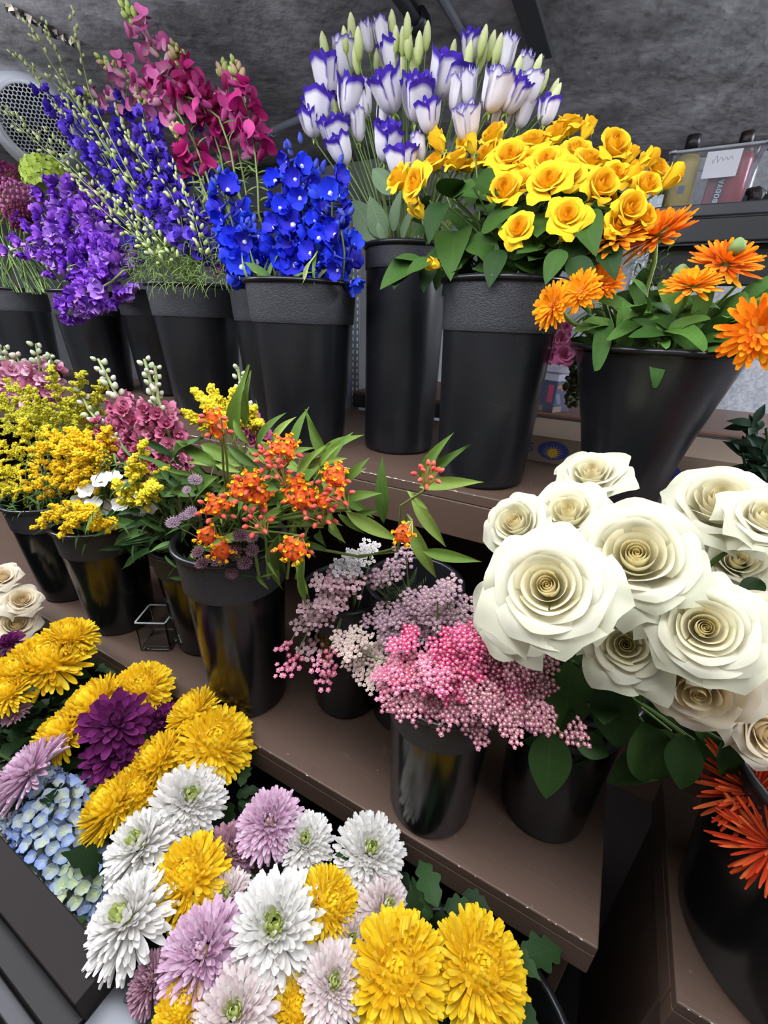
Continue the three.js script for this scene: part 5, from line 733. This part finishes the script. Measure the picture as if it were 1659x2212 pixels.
// ================================================================ chrysanthemums and hydrangeas in the floor buckets
{
  const ym = ['#f8d524', '#fbde30', '#f5cd1c', '#fce446'].map(c => petalM(c)), wm = ['#f0eee8', '#f4f2ee', '#ebe8e2'].map(c => petalM(c)), bm = ['#ecdfdc', '#f0e8e4', '#e6d6d4'].map(c => petalM(c)), km = ['#e5c6da', '#ead0e0', '#deb8d0'].map(c => petalM(c)), rm = ['#bd93a2', '#c8a2ae', '#b08494'].map(c => petalM(c)), um = ['#6a1c5c', '#7a2a6c', '#5a144c'].map(c => petalM(c));
  const yel = k => mumProto({ N: 296, cols: ym, center: petalM('#ecc01c'), th0: .05, th1: 1.82, L0: .26, L1: .6, W0: .09, W1: .145, bend0: 1.1, bend1: k ? .1 : -.5, cup: .4, rc: .5, base: .44, flatY: .7, pw: .62, jit: .12, tp: .9 });
  const whi = (cols, k) => mumProto({ N: 285, cols, center: petalM('#a9b948'), inner: petalM('#ccd684'), th0: .24, th1: 1.78, L0: .3, L1: .82, base: .22, W0: .11, W1: .175, bend0: .7, bend1: k ? -.35 : .25, cup: .34, pw: .58, jit: .1, rc: .13, tp: .6 });
  const pnk = cols => mumProto({ N: 295, cols, center: petalM('#b9a06a'), th0: .2, th1: 1.8, L0: .28, L1: .76, base: .26, W0: .09, W1: .155, bend0: .8, bend1: -.1, cup: .5, pw: .56, jit: .12, tp: .8 });
  const pur = mumProto({ N: 70, cols: um, center: petalM('#7a2f70'), th0: .15, th1: 1.7, L0: .3, L1: .95, W0: .16, W1: .3, bend0: .9, bend1: .1, cup: .4, pw: .55, jit: .1 });
  const T = { Y: [yel(0), yel(1)], W: [whi(wm, 0), whi(wm, 1)], B: [whi(bm, 1)], K: [pnk(km)], R: [pnk(rm)], U: [pur] };
  // kind, px, py, height, diameter px, sideways tilt, tilt to the lens, bucket, label
  const L = [
    ['Y', 95, 1412, .84, 165, -.15, .25, 'F3', 'big yellow chrysanthemum next to the cream roses'], ['Y', 30, 1440, .83, 130, -.3, .2, 'F3', 'yellow chrysanthemum behind the big one by the cream roses'], ['Y', 150, 1362, .86, 110, .2, -.15, 'F3', 'yellow chrysanthemum seen on edge against the low bench'], ['Y', 8, 1490, .82, 100, -.3, .2, 'F3', 'yellow chrysanthemum partly behind others at the end of the row'],
    ['Y', 185, 1512, .80, 150, -.55, .05, 'F3', 'yellow chrysanthemum tilted away behind the purple one'], ['Y', 120, 1575, .78, 140, -.55, .1, 'F3', 'yellow chrysanthemum above the pale lilac one'], ['Y', 305, 1478, .81, 122, 0, .5, 'F2', 'round yellow chrysanthemum standing free in front of the bench'],
    ['U', 248, 1552, .835, 140, .05, .6, 'F2', 'dark purple chrysanthemum between yellow ones'], ['U', 238, 1618, .79, 120, -.1, .3, 'F2', 'dark purple chrysanthemum below another purple one'], ['U', 342, 1545, .77, 90, .2, 0, 'F2', 'small dark purple chrysanthemum beside the round yellow one'], ['U', 15, 1382, .86, 60, -.2, .2, 'F3', 'dark purple chrysanthemum peeping out under the cream roses'],
    ['Y', 405, 1525, .80, 120, -.4, -.15, 'F2', 'yellow chrysanthemum seen on edge above a larger one'], ['Y', 470, 1592, .79, 165, .3, .3, 'F2', 'large yellow chrysanthemum nearest the low bench'], ['Y', 398, 1625, .77, 120, -.1, .1, 'F2', 'yellow chrysanthemum under the large one by the bench'], ['Y', 325, 1630, .78, 130, -.55, .05, 'F2', 'yellow chrysanthemum tilted sideways beside the purple pair'], ['Y', 292, 1702, .77, 125, -.1, .4, 'F2', 'yellow chrysanthemum above the pair of white ones'], ['Y', 225, 1728, .76, 150, -.65, 0, 'F2', 'yellow chrysanthemum tilted over the blue hydrangea'],
    ['W', 412, 1718, .78, 152, .25, .35, 'F2', 'white chrysanthemum with green eye below the yellow group'], ['W', 295, 1815, .77, 165, -.35, .25, 'F2', 'white chrysanthemum beside the blue hydrangea'], ['W', 262, 1975, .78, 185, -.45, .3, 'F2', 'large white chrysanthemum above the metal sill'], ['Y', 398, 1885, .775, 165, -.25, .3, 'F2', 'yellow chrysanthemum enclosed by white and pink ones'],
    ['K', 580, 1768, .79, 140, -.1, .45, 'F1', 'lilac pink chrysanthemum between white ones by the bench'], ['R', 490, 1832, .75, 120, -.1, .35, 'F1', 'dusky pink chrysanthemum under the lilac pink one'], ['W', 660, 1812, .77, 120, .05, .3, 'F1', 'white chrysanthemum behind the yellow oval one'], ['W', 803, 1832, .775, 150, .2, .45, 'F1', 'white chrysanthemum closest to the bench edge'],
    ['Y', 722, 1950, .775, 150, .55, .1, 'F1', 'yellow chrysanthemum turned sideways between two white ones'], ['W', 592, 1998, .80, 215, -.05, .75, 'F1', 'largest white chrysanthemum with a bright green eye'], ['K', 428, 2048, .79, 190, -.3, .4, 'F1', 'large lilac pink chrysanthemum beside the largest white one'], ['B', 488, 1930, .755, 105, -.1, .2, 'F1', 'blush white chrysanthemum above the large lilac one'], ['B', 838, 1955, .76, 130, .35, .3, 'F1', 'blush white chrysanthemum behind the big yellow pair'],
    ['B', 505, 2185, .79, 190, -.1, .6, 'F1', 'blush white chrysanthemum below the largest white one'], ['Y', 385, 2175, .77, 130, -.4, .2, 'F1', 'yellow chrysanthemum under the large lilac one'], ['R', 318, 2110, .75, 110, -.5, .2, 'F1', 'dusky pink chrysanthemum beside the metal sill'], ['B', 722, 2120, .785, 150, .1, .5, 'F1', 'blush white chrysanthemum squeezed beside the big yellow one'], ['Y', 645, 2170, .765, 130, 0, .4, 'F1', 'yellow chrysanthemum under the largest white one'], ['B', 760, 2030, .76, 110, .1, .3, 'F1', 'small blush white chrysanthemum behind the big yellow one'],
    ['Y', 862, 2092, .80, 215, .05, .7, 'F1', 'big yellow chrysanthemum facing up, left of another big yellow one'], ['Y', 1045, 2085, .79, 205, .3, .6, 'F1', 'big yellow chrysanthemum beside the bucket rim'],
    ['K', 42, 1655, .80, 155, -.75, .0, 'F3', 'pale lilac chrysanthemum seen from its side over the blue hydrangea'], ['R', 25, 1530, .78, 60, -.2, .2, 'F3', 'dusky pink chrysanthemum low beneath the yellow ones']];
  const sm = mat('#4c6430'), lm = [leafM('#233a1e'), leafM('#2c4624'), leafM('#34522a')];
  for (const [k, x, y, h, d, tx, tl, bk, lab] of L) {
    const B = buckets[bk], p = atY(x, y, h), n = V(0, .75, 0).addScaledVector(RT, tx).addScaledVector(toEye(p), tl).normalize(), s = sz(p, d) * .5 * 1.04;
    const g = thing('chrysanthemum', lab, 'chrysanthemum', B.foot(clamp((p.x - B.x) * 4, -1, 1), clamp((p.z - B.z) * 4, -1, 1)));
    addHead(g, pick(T[k]), p.clone().addScaledVector(n, -s * .25), n, s); addStem(g, [g.position.clone(), V(B.x + clamp(p.x - B.x, -.11, .11) * .8, B.y + B.H, B.z + clamp(p.z - B.z, -.11, .11) * .8), p.clone().addScaledVector(n, -s * .6), p.clone().addScaledVector(n, -s * .2)], .004, sm, .003, 8);
    for (let i = 0; i < 3; i++) addLeaf(g, 'lobed', pick(lm), p.clone().addScaledVector(n, -s * rr(.7, 1.4)), V(rr(-1, 1), rr(-.4, .5), rr(-1, 1)), rr(.05, .085));
  }
  const fo = thing('chrysanthemum_foliage', 'dark lobed chrysanthemum leaves showing at the bench edge', 'foliage', buckets.F1.rim());
  for (const [x0, y0, x, y, h] of [[945, 1960, 905, 1840, .76], [950, 1960, 915, 1900, .74], [960, 1960, 1000, 1955, .75], [935, 1980, 900, 1950, .73], [1100, 2050, 1145, 2085, .74], [900, 1990, 895, 1960, .76], [520, 1700, 535, 1640, .72], [510, 1720, 545, 1700, .7], [500, 1690, 480, 1640, .7], [240, 1460, 250, 1400, .7], [190, 1440, 170, 1400, .72], [230, 1450, 200, 1430, .7], [130, 1660, 180, 1640, .7], [150, 1640, 120, 1680, .68], [1000, 1930, 1040, 1950, .72], [150, 1700, 190, 1690, .68], [220, 1680, 200, 1720, .66], [170, 1980, 160, 2010, .7]]) { const a = atY(x0, y0, h), b = atY(x, y, h + .02); addLeaf(fo, 'lobed', pick(lm), a, b.clone().sub(a), Math.max(.05, a.distanceTo(b) * 1.1), V(0, 1, .2)); }
  for (const bk of ['F1', 'F2', 'F3']) for (let i = 0; i < 60; i++) { const B = buckets[bk], a = V(B.x + (bk === 'F1' ? rr(-.16, .1) : rr(-.2, .2)), rr(.62, .72), B.z + rr(-.13, .11)); addLeaf(fo, 'lobed', pick(lm), a, V(rr(-1, 1), rr(-.2, .6), rr(-1, 1)), rr(.05, .09)); }
  addStem(fo, [buckets.F1.foot(), buckets.F1.rim()], .003, sm);
  // blue hydrangeas
  const mk = (a, b) => floret({ n: 4, W: 1.3, L: 1, tilt: 1.2, c1: C(a), c2: C(b), cc: C('#c9cf9a'), cr: .12, rf: .16, bend: .3, nu: 2, nv: 2 }), blue = [mk('#b9c3b0', '#7d95c8'), mk('#a9b8cc', '#6f88c4'), mk('#c4caa6', '#93a6c8')], greenish = [mk('#b5bf8a', '#a9b7ae'), mk('#aab87a', '#9fb0b4'), mk('#9fb0c4', '#7f96c4')], cream = [mk('#b9b596', '#a9a894'), mk('#c0bda0', '#98a0a8')];
  for (const [x, y, h, d, gs, lab] of [[110, 1735, .74, 150, blue, 'blue hydrangea head beside the tilted yellow chrysanthemum'], [115, 1815, .72, 165, blue, 'blue hydrangea head next to the dark metal rail'], [180, 1900, .70, 150, greenish, 'green tinged hydrangea head below the white chrysanthemums'], [20, 1745, .72, 130, cream, 'faded cream hydrangea head at the end of the rail'], [60, 1700, .75, 110, blue, 'small blue hydrangea head under the pale lilac chrysanthemum'], [200, 1815, .68, 110, greenish, 'greenish blue hydrangea head in the gap under the yellow bloom'], [190, 1980, .66, 110, greenish, 'low blue green hydrangea head against the rail']]) {
    const p = atY(x, y, h), R = sz(p, d) * .5, B = buckets.F2, g = thing('blue_hydrangea', lab, 'hydrangea', V(B.x - .13, .45, B.z)), N = 95, s = sz(p, 17);
    for (let i = 0; i < N; i++) { const th = Math.acos(1 - 1.4 * (i + .5) / N), a = i * GA, dr = V(Math.sin(th) * Math.cos(a), Math.cos(th), Math.sin(th) * Math.sin(a)), q = part(g, 'floret', pick(gs), vcM(), dr.clone().multiplyScalar(R * rr(.84, 1)).add(p).add(V(0, -R * .5, 0)).sub(g.position)); q.quaternion.copy(Q(dirRnd(dr, .3), rnd() * 6)); q.scale.setScalar(s * rr(.8, 1.15)); }
    addStem(g, [g.position.clone(), mid3(g.position, p, .6), p.clone().add(V(0, -R * .5, 0))], .005, mat('#5d7a3a'), .004, 6);
    part(g, 'flower_core', new THREE.IcosahedronGeometry(R * .72, 2), mat('#5f6f62', { roughness: .9 }), p.clone().add(V(0, -R * .5, 0)).sub(g.position));
  }
}
// ================================================================ things behind and around the benches
const blackM = mat('#17181a', { roughness: .4 });
// --- metal rack
{
  const g = thing('storage_rack', 'grey slotted steel rack with a black lipped shelf behind the upper bench', 'rack', V(-.25, 0, -1.6));
  const slotted = (x, z, y0, y1) => {
    const P = part(g, 'upright', rbox(.034, y1 - y0, .003, .001), mat('#8e949c', { roughness: .4, metalness: .6 }), V(x, (y0 + y1) / 2, z).sub(g.position)); part(g, 'upright_flange', rbox(.003, y1 - y0, .034, .001), mat('#8e949c', { roughness: .4, metalness: .6 }), V(x - .016, (y0 + y1) / 2, z + .017).sub(g.position));
    const l = []; for (let y = y0 + .02; y < y1; y += .022) for (const dx of [-.009, .009]) l.push(rbox(.0045, .012, .002, .0005).translate(x + dx - g.position.x, y, z + .0018 - g.position.z)); stuff(part(g, 'slot', join(l), mat('#e3e6ea', { roughness: .6 }))); };
  const a = at(768, 700, -1.42); slotted(a.x, -1.42, .0, 1.9); slotted(at(1418, 500, -1.42).x - .02, -1.42, .0, 1.86); slotted(a.x, -1.9, 0, 1.9); slotted(1.15, -1.42, 0, 1.9); slotted(1.15, -1.9, 0, 1.9);
  const y = at(1413, 452, -1.42).y, x0 = at(1413, 452, -1.42).x, L = 1.25;
  part(g, 'upper_shelf', rbox(L, .02, .5), blackM, V(x0 + L / 2, y - .014, -1.66).sub(g.position)); part(g, 'shelf_lip', rbox(L, .026, .012), mat('#3b3d42', { roughness: .35 }), V(x0 + L / 2, y - .012, -1.408).sub(g.position)); part(g, 'shelf_apron', rbox(L, .05, .014), mat('#222326', { roughness: .4 }), V(x0 + L / 2, y - .052, -1.412).sub(g.position)); part(g, 'shelf_back_rail', rbox(L, .09, .02), mat('#141416'), V(x0 + L / 2, y - .12, -1.46).sub(g.position));
  const y2 = at(1200, 893, -1.42).y, lx0 = a.x, lx1 = 1.15;
  part(g, 'lower_shelf', rbox(lx1 - lx0, .018, .5), mat('#6b4b3c', { roughness: .45 }), V((lx0 + lx1) / 2, y2 - .009, -1.66).sub(g.position)); part(g, 'lower_shelf_edge', rbox(lx1 - lx0, .05, .012), mat('#26272a', { roughness: .4 }), V((lx0 + lx1) / 2, y2 - .035, -1.408).sub(g.position));
  // plastic bin with bottles
  const c = at(1525, 440, -1.5), by = y - .004, w = .182, h = .122, dd = .155;
  const bin = thing('plastic_bin', 'clear plastic bin with a white paper label on the black shelf', 'bin', V(c.x - .008, by, -1.53)), clear = mat('#e9edf2', { transmission: .85, thickness: 0, roughness: .22, ior: 1.3 });
  const sh = (k, t) => { const s = new THREE.Shape(); const W = w * k / 2, D = dd * k / 2; s.moveTo(-W, -D); s.lineTo(W, -D); s.lineTo(W, D); s.lineTo(-W, D); s.closePath(); return s; };
  const wall = (ax, s) => grid(1, 1, (u, v) => { const k = lerp(.8, 1, v), W = w / 2 * k, D = dd / 2 * k; return ax ? [s * W, v * h, u * D] : [u * W, v * h, s * D]; });
  for (const [ax, s] of [[0, 1], [0, -1], [1, 1], [1, -1]]) part(bin, 'wall', wall(ax, s), clear);
  part(bin, 'base', rbox(w * .8, .003, dd * .8, .001), clear, V(0, .002, 0));
  const rim = []; for (const s of [-1, 1]) { rim.push(rbox(w + .02, .006, .012, .002).translate(0, h, s * dd / 2)); rim.push(rbox(.012, .006, dd + .02, .002).translate(s * w / 2, h, 0)); } part(bin, 'rim', join(rim), mat('#c9ced6', { transmission: .4, thickness: 0, roughness: .3 }));
  const tex = canvasTex(256, 256, (x, W, H) => { x.fillStyle = '#eceef4'; x.fillRect(0, 0, W, H); x.strokeStyle = '#8c93a6'; x.lineWidth = 4; x.beginPath(); for (let i = 0; i < 60; i++) { const t = i / 59; x.lineTo(50 + t * 150, 80 + 26 * Math.sin(t * 26) * (t < .3 ? 1.3 : .6)); } x.stroke(); });
  part(bin, 'paper_label', grid(1, 1, (u, v) => [.014 + u * .034, .066 + v * .05, dd / 2 * lerp(.906, .986, v) + .002]), mat('#ffffff', { map: tex, roughness: .8 }));
  const bottle = (name, label, x, z, col, cap, r, H, m) => { const g = thing(name, label, 'bottle', V(bin.position.x + x, by + .005, bin.position.z + z)); part(g, 'body', lathe([[0, 0], [r, 0], [r, H * .62], [r * .95, H * .7], [r * .45, H * .8], [r * .42, H * .86], [0, H * .86]], 20), mat(col, { roughness: .25 })); part(g, 'cap', lathe([[0, H * .83], [r * .55, H * .83], [r * .55, H], [0, H]], 16), mat(cap, { roughness: .35 })); part(g, 'cap_collar', lathe([[r * .75, H * .74], [r * .8, H * .78], [r * .5, H * .83], [0, H * .83]], 16), mat(cap, { roughness: .4 })); return g; };
  const yb = bottle('bottle', 'yellow bottle with a black cap inside the clear bin', -.055, .035, '#c9ae2c', '#151515', .028, .158);
  part(yb, 'label_patch', rbox(.014, .016, .001, .0003), mat('#5d6a86'), V(0, .045, .029));
  bottle('bottle', 'small dark capped bottle beside the yellow bottle', -.075, -.035, '#5a5540', '#141414', .024, .135);
  const rb = bottle('bottle', 'red bottle with a black cap inside the clear bin', .052, .035, '#a82038', '#1a0f10', .026, .152);
  const tt = canvasTex(512, 128, (x, W, H) => { x.fillStyle = '#3a2f45'; x.fillRect(0, 0, W, H); x.fillStyle = '#f2f2f4'; x.font = 'bold 104px sans-serif'; x.textAlign = 'center'; x.textBaseline = 'middle'; x.fillText('BODYA', W / 2, H / 2 + 4); });
  const pk = thing('packet', 'red and dark packet lettered BODYA inside the clear bin', 'packet', V(bin.position.x + .018, by + .006, bin.position.z + .044)); part(pk, 'packet_body', rbox(.042, .074, .014, .003), mat('#8c2036', { roughness: .4 }), V(0, .037, 0));
  const lab = part(pk, 'printed_strip', new THREE.PlaneGeometry(.07, .018).rotateZ(Math.PI / 2), mat('#ffffff', { map: tt, roughness: .5 }), V(.006, .037, .0078)); lab.rotation.z = -.06;
  bottle('bottle', 'small clear capped bottle by the red bottle', .08, -.02, '#8d8f96', '#2a1518', .018, .14);
  const cl = thing('dark_pod_heap', 'heap of crumpled black dried pods beside the plastic bin', 'dried pods', V(c.x + .135, by, -1.5));
  for (let i = 0; i < 34; i++) { const q = part(cl, 'pod', new THREE.IcosahedronGeometry(rr(.012, .024), 1), mat('#141315', { roughness: .5, flatShading: true }), V(rr(-.05, .2), rr(.012, .07) * (1 - i / 80), rr(-.05, .06))); q.scale.set(1, rr(.5, 1.2), rr(.6, 1)); q.rotation.set(rr(0, 3), rr(0, 3), 0); }
  // small printed carton
  const ct = canvasTex(256, 256, (x, W, H) => { x.fillStyle = '#27346e'; x.fillRect(0, 0, W, H); x.fillStyle = '#d6d8e2'; x.fillRect(0, 0, W, 44); x.strokeStyle = '#d9762a'; x.lineWidth = 22; x.beginPath(); x.moveTo(20, 90); x.quadraticCurveTo(80, 60, 110, 110); x.stroke(); x.fillStyle = '#e0346a'; x.fillRect(176, 70, 56, 120); x.fillStyle = '#b49a7a'; x.fillRect(0, 216, 150, 40); x.strokeStyle = '#c8cce0'; x.lineWidth = 5; for (let i = 0; i < 4; i++) { x.beginPath(); x.moveTo(20 + i * 14, 130); x.lineTo(70 + i * 16, 200); x.stroke(); } });
  const k = at(1180, 893, -1.47), ca = thing('carton', 'small blue carton with orange and pink print on the brown shelf', 'carton', V(k.x, y2, -1.47)); ca.rotation.y = -.5; const W = sz(at(1180, 850, -1.47), 62); part(ca, 'box', rbox(W, W * 1.25, W * .8, .002), mat('#ffffff', { map: ct, roughness: .45 }), V(0, W * .625, 0)); part(ca, 'film_wrap', rbox(W * 1.15, W * 1.5, W * .9, .004), mat('#f4f6fa', { transmission: .9, thickness: 0, roughness: .1 }), V(0, W * .75, 0));
}
// --- flattened cardboard box with a sun print on the upper bench
{
  const z = -1.06, a = at(1120, 945, z), b = at(1680, 960, z), y0 = TOP_Y + .001, H = .062, L = b.x - a.x;
  const tex = canvasTex(2048, 256, (x, W, Hh) => { x.fillStyle = '#8b7967'; x.fillRect(0, 0, W, Hh); for (let i = 0; i < 500; i++) { x.globalAlpha = .08; x.fillStyle = rnd() < .5 ? '#5a4a3c' : '#b5a48e'; x.fillRect(rnd() * W, rnd() * Hh, rr(10, 90), 1.5); } x.globalAlpha = 1;
    x.fillStyle = '#3b4590'; x.font = 'bold 130px sans-serif'; x.fillText('S', 105, 170); x.beginPath(); x.ellipse(360, 128, 150, 92, 0, 0, 7); x.fill(); x.fillStyle = '#e2b52e'; x.beginPath(); x.arc(360, 150, 44, 0, 7); x.fill(); for (let i = 0; i < 16; i++) { const t = i / 16 * 6.283; x.beginPath(); x.moveTo(360 + Math.cos(t - .12) * 44, 150 + Math.sin(t - .12) * 44); x.lineTo(360 + Math.cos(t) * 104, 140 + Math.sin(t) * 74); x.lineTo(360 + Math.cos(t + .12) * 44, 150 + Math.sin(t + .12) * 44); x.fill(); }
    x.fillStyle = '#3b4590'; x.beginPath(); for (const [px, py] of [[1180, 60], [1390, 60], [1480, 150], [1390, 250], [1180, 250], [1110, 150]]) x.lineTo(px, py); x.fill(); });
  const g = thing('cardboard_box', 'flat brown cardboard box printed with a blue oval and yellow sun behind the flared bucket', 'box', V((a.x + b.x) / 2, y0, z - .12));
  part(g, 'body', boxUV(rbox(L, H, .24, .002)), mat('#8a7866', { roughness: .85 }), V(0, H / 2, 0)); part(g, 'printed_face', new THREE.PlaneGeometry(L, H), mat('#ffffff', { map: tex, roughness: .85 }), V(0, H / 2, .1212));
}
// --- dark leafy shrub, hanging amaranth and pink spray roses on the upper bench
{
  const p = at(1648, 1075, -.93), g = thing('leafy_shrub', 'dark green leafy shrub stems beside the white roses', 'foliage', V(p.x + .02, TOP_Y, -.93)), lm = [leafM('#24402a'), leafM('#2f4c34'), leafM('#1d3522')];
  for (let s = 0; s < 5; s++) { const t = at([1625, 1655, 1600, 1690, 1640][s], [915, 925, 965, 950, 985][s], -.93 + rr(-.04, .04)); addStem(g, [g.position.clone(), mid3(g.position, t, .5, rr(-.01, .01), 0, 0), t], .003, mat('#2c4426'), .002, 6); for (let i = 0; i < 30; i++) { const q = mid3(g.position, t, rr(.15, 1)); addLeaf(g, 'lance', pick(lm), q, V(rr(-1, 1), rr(-.1, .9), rr(-.6, 1)), rr(.03, .05), V(0, .6, .8)).scale.x *= 1.7; } }
  const pm = ['#d4659f', '#e085b4', '#e69ac0', '#da78ac'].map(c => petalM(c)), pr = roseProto({ N: 14, cols: pm, nu: 6, nv: 5, open: 1.05, curl: .2, ruffle: .06 });
  for (const [x, y, d] of [[1208, 692, 34], [1213, 730, 42], [1222, 765, 46], [1193, 770, 34], [1195, 735, 30], [1225, 705, 28]]) { const q = at(x, y, -.87), n = toEye(q).add(V(rr(-.4, .4), rr(-.2, .3), 0)).normalize(), s = sz(q, d) * .45, t = thing('pink_spray_rose', 'small pink spray rose hanging between the yellow rose and flared buckets', 'rose', V(-.02, TOP_Y + .3, -1.08), 'pink spray roses'); addHead(t, pr, q.clone().addScaledVector(n, -s * .6), n, s); addStem(t, [t.position.clone(), mid3(t.position, q, .5, 0, .04, 0), q.clone().addScaledVector(n, -s)], .002, mat('#5d7a3a'), .0015, 6); }
  const h = thing('hanging_amaranth', 'green tassel of hanging amaranth beside the flared bucket', 'amaranth', at(1235, 770, -1.0)), bg = budGeo(C('#4c5a34'), C('#76855a'), .5, 5);
  for (let i = 0; i < 110; i++) { const k = rnd(), q = at(lerp(1250, 1232, k) + rr(-16, 14), lerp(765, 870, k), -1.0 + rr(-.02, .02)); const m = part(h, 'seed_cluster', bg, vcM(), q.sub(h.position)); m.scale.setScalar(rr(.009, .015)); m.rotation.set(rr(0, 6), rr(0, 6), 0); }
  addStem(h, [at(1255, 735, -1.04), at(1246, 770, -1.0), at(1235, 868, -1.0)], .002, mat('#4c5a34'), .001, 6);
}
// --- square glass vase on the low bench
{
  const p = atY(352, 1385, MID_Y), s = .075, h = .088, g = thing('glass_vase', 'small clear square glass vase standing between the black buckets', 'vase', V(p.x, MID_Y, p.z)); g.rotation.y = .5;
  const gl = mat('#f4f8f8', { transmission: 1, thickness: .004, roughness: .02, ior: 1.5 }), t = .0045;
  for (const [x, z, w, d] of [[0, s / 2, s, t], [0, -s / 2, s, t], [s / 2, 0, t, s - t], [-s / 2, 0, t, s - t]]) part(g, 'pane', rbox(w, h, d, .001), gl, V(x, h / 2 + .001, z)); part(g, 'rim', join([[0, s / 2, s, t], [0, -s / 2, s, t], [s / 2, 0, t, s - t], [-s / 2, 0, t, s - t]].map(([x, z, w, d]) => rbox(w, .002, d, .0008).translate(x, h + .002, z))), mat('#dfe6e6', { roughness: .5, transmission: .3, thickness: 0 })); part(g, 'base', rbox(s - t * 1.2, .014, s - t * 1.2, .003), gl, V(0, .009, 0));
}
// --- dark metal door sill in front of the floor buckets
{
  const y = .75, a = atY(217, 2104, y), b = atY(0, 1771, y), g = thing('door_sill', 'dark bronze metal cooler door rail with a bare aluminium end plate', 'sill', V((a.x + b.x) / 2, 0, -.05)), dm = mat('#231d1a', { roughness: .65, specularIntensity: .5 }), al = mat('#84878c', { roughness: .5, metalness: .6 });
  const x1 = a.x, x0 = -2.2, rail = (w, h, yy, zz, m, xa = x0, xb = x1, n = 'rail') => part(g, n, rbox(xb - xa, h, w, .002), m, V((xa + xb) / 2, yy, zz).sub(g.position));
  rail(.05, .05, y - .025, -.06, dm); rail(.03, .03, y - .055, -.022, mat('#1a1715', { roughness: .5, metalness: .4 })); rail(.02, .02, y - .09, .005, mat('#4a4a4c', { roughness: .5, metalness: .5 }), x0, x1, 'track'); rail(.05, .3, y - .2, -.06, mat('#1d1a18', { roughness: .5 }), x0, x1, 'lower_panel');
  rail(.085, .006, y - .05, -.05, al, x1 + .002, x1 + .22, 'end_plate'); rail(.08, .25, y - .18, -.05, mat('#26211e', { roughness: .6 }), x1 + .002, x1 + .22, 'end_panel');
  for (const zz of [-.075, -.03]) part(g, 'screw', lathe([[0, 0], [.005, 0], [.004, .003], [0, .003]], 8), al, V(x1 + .03, y - .047, zz).sub(g.position));
}
renderer.render(scene, camera);
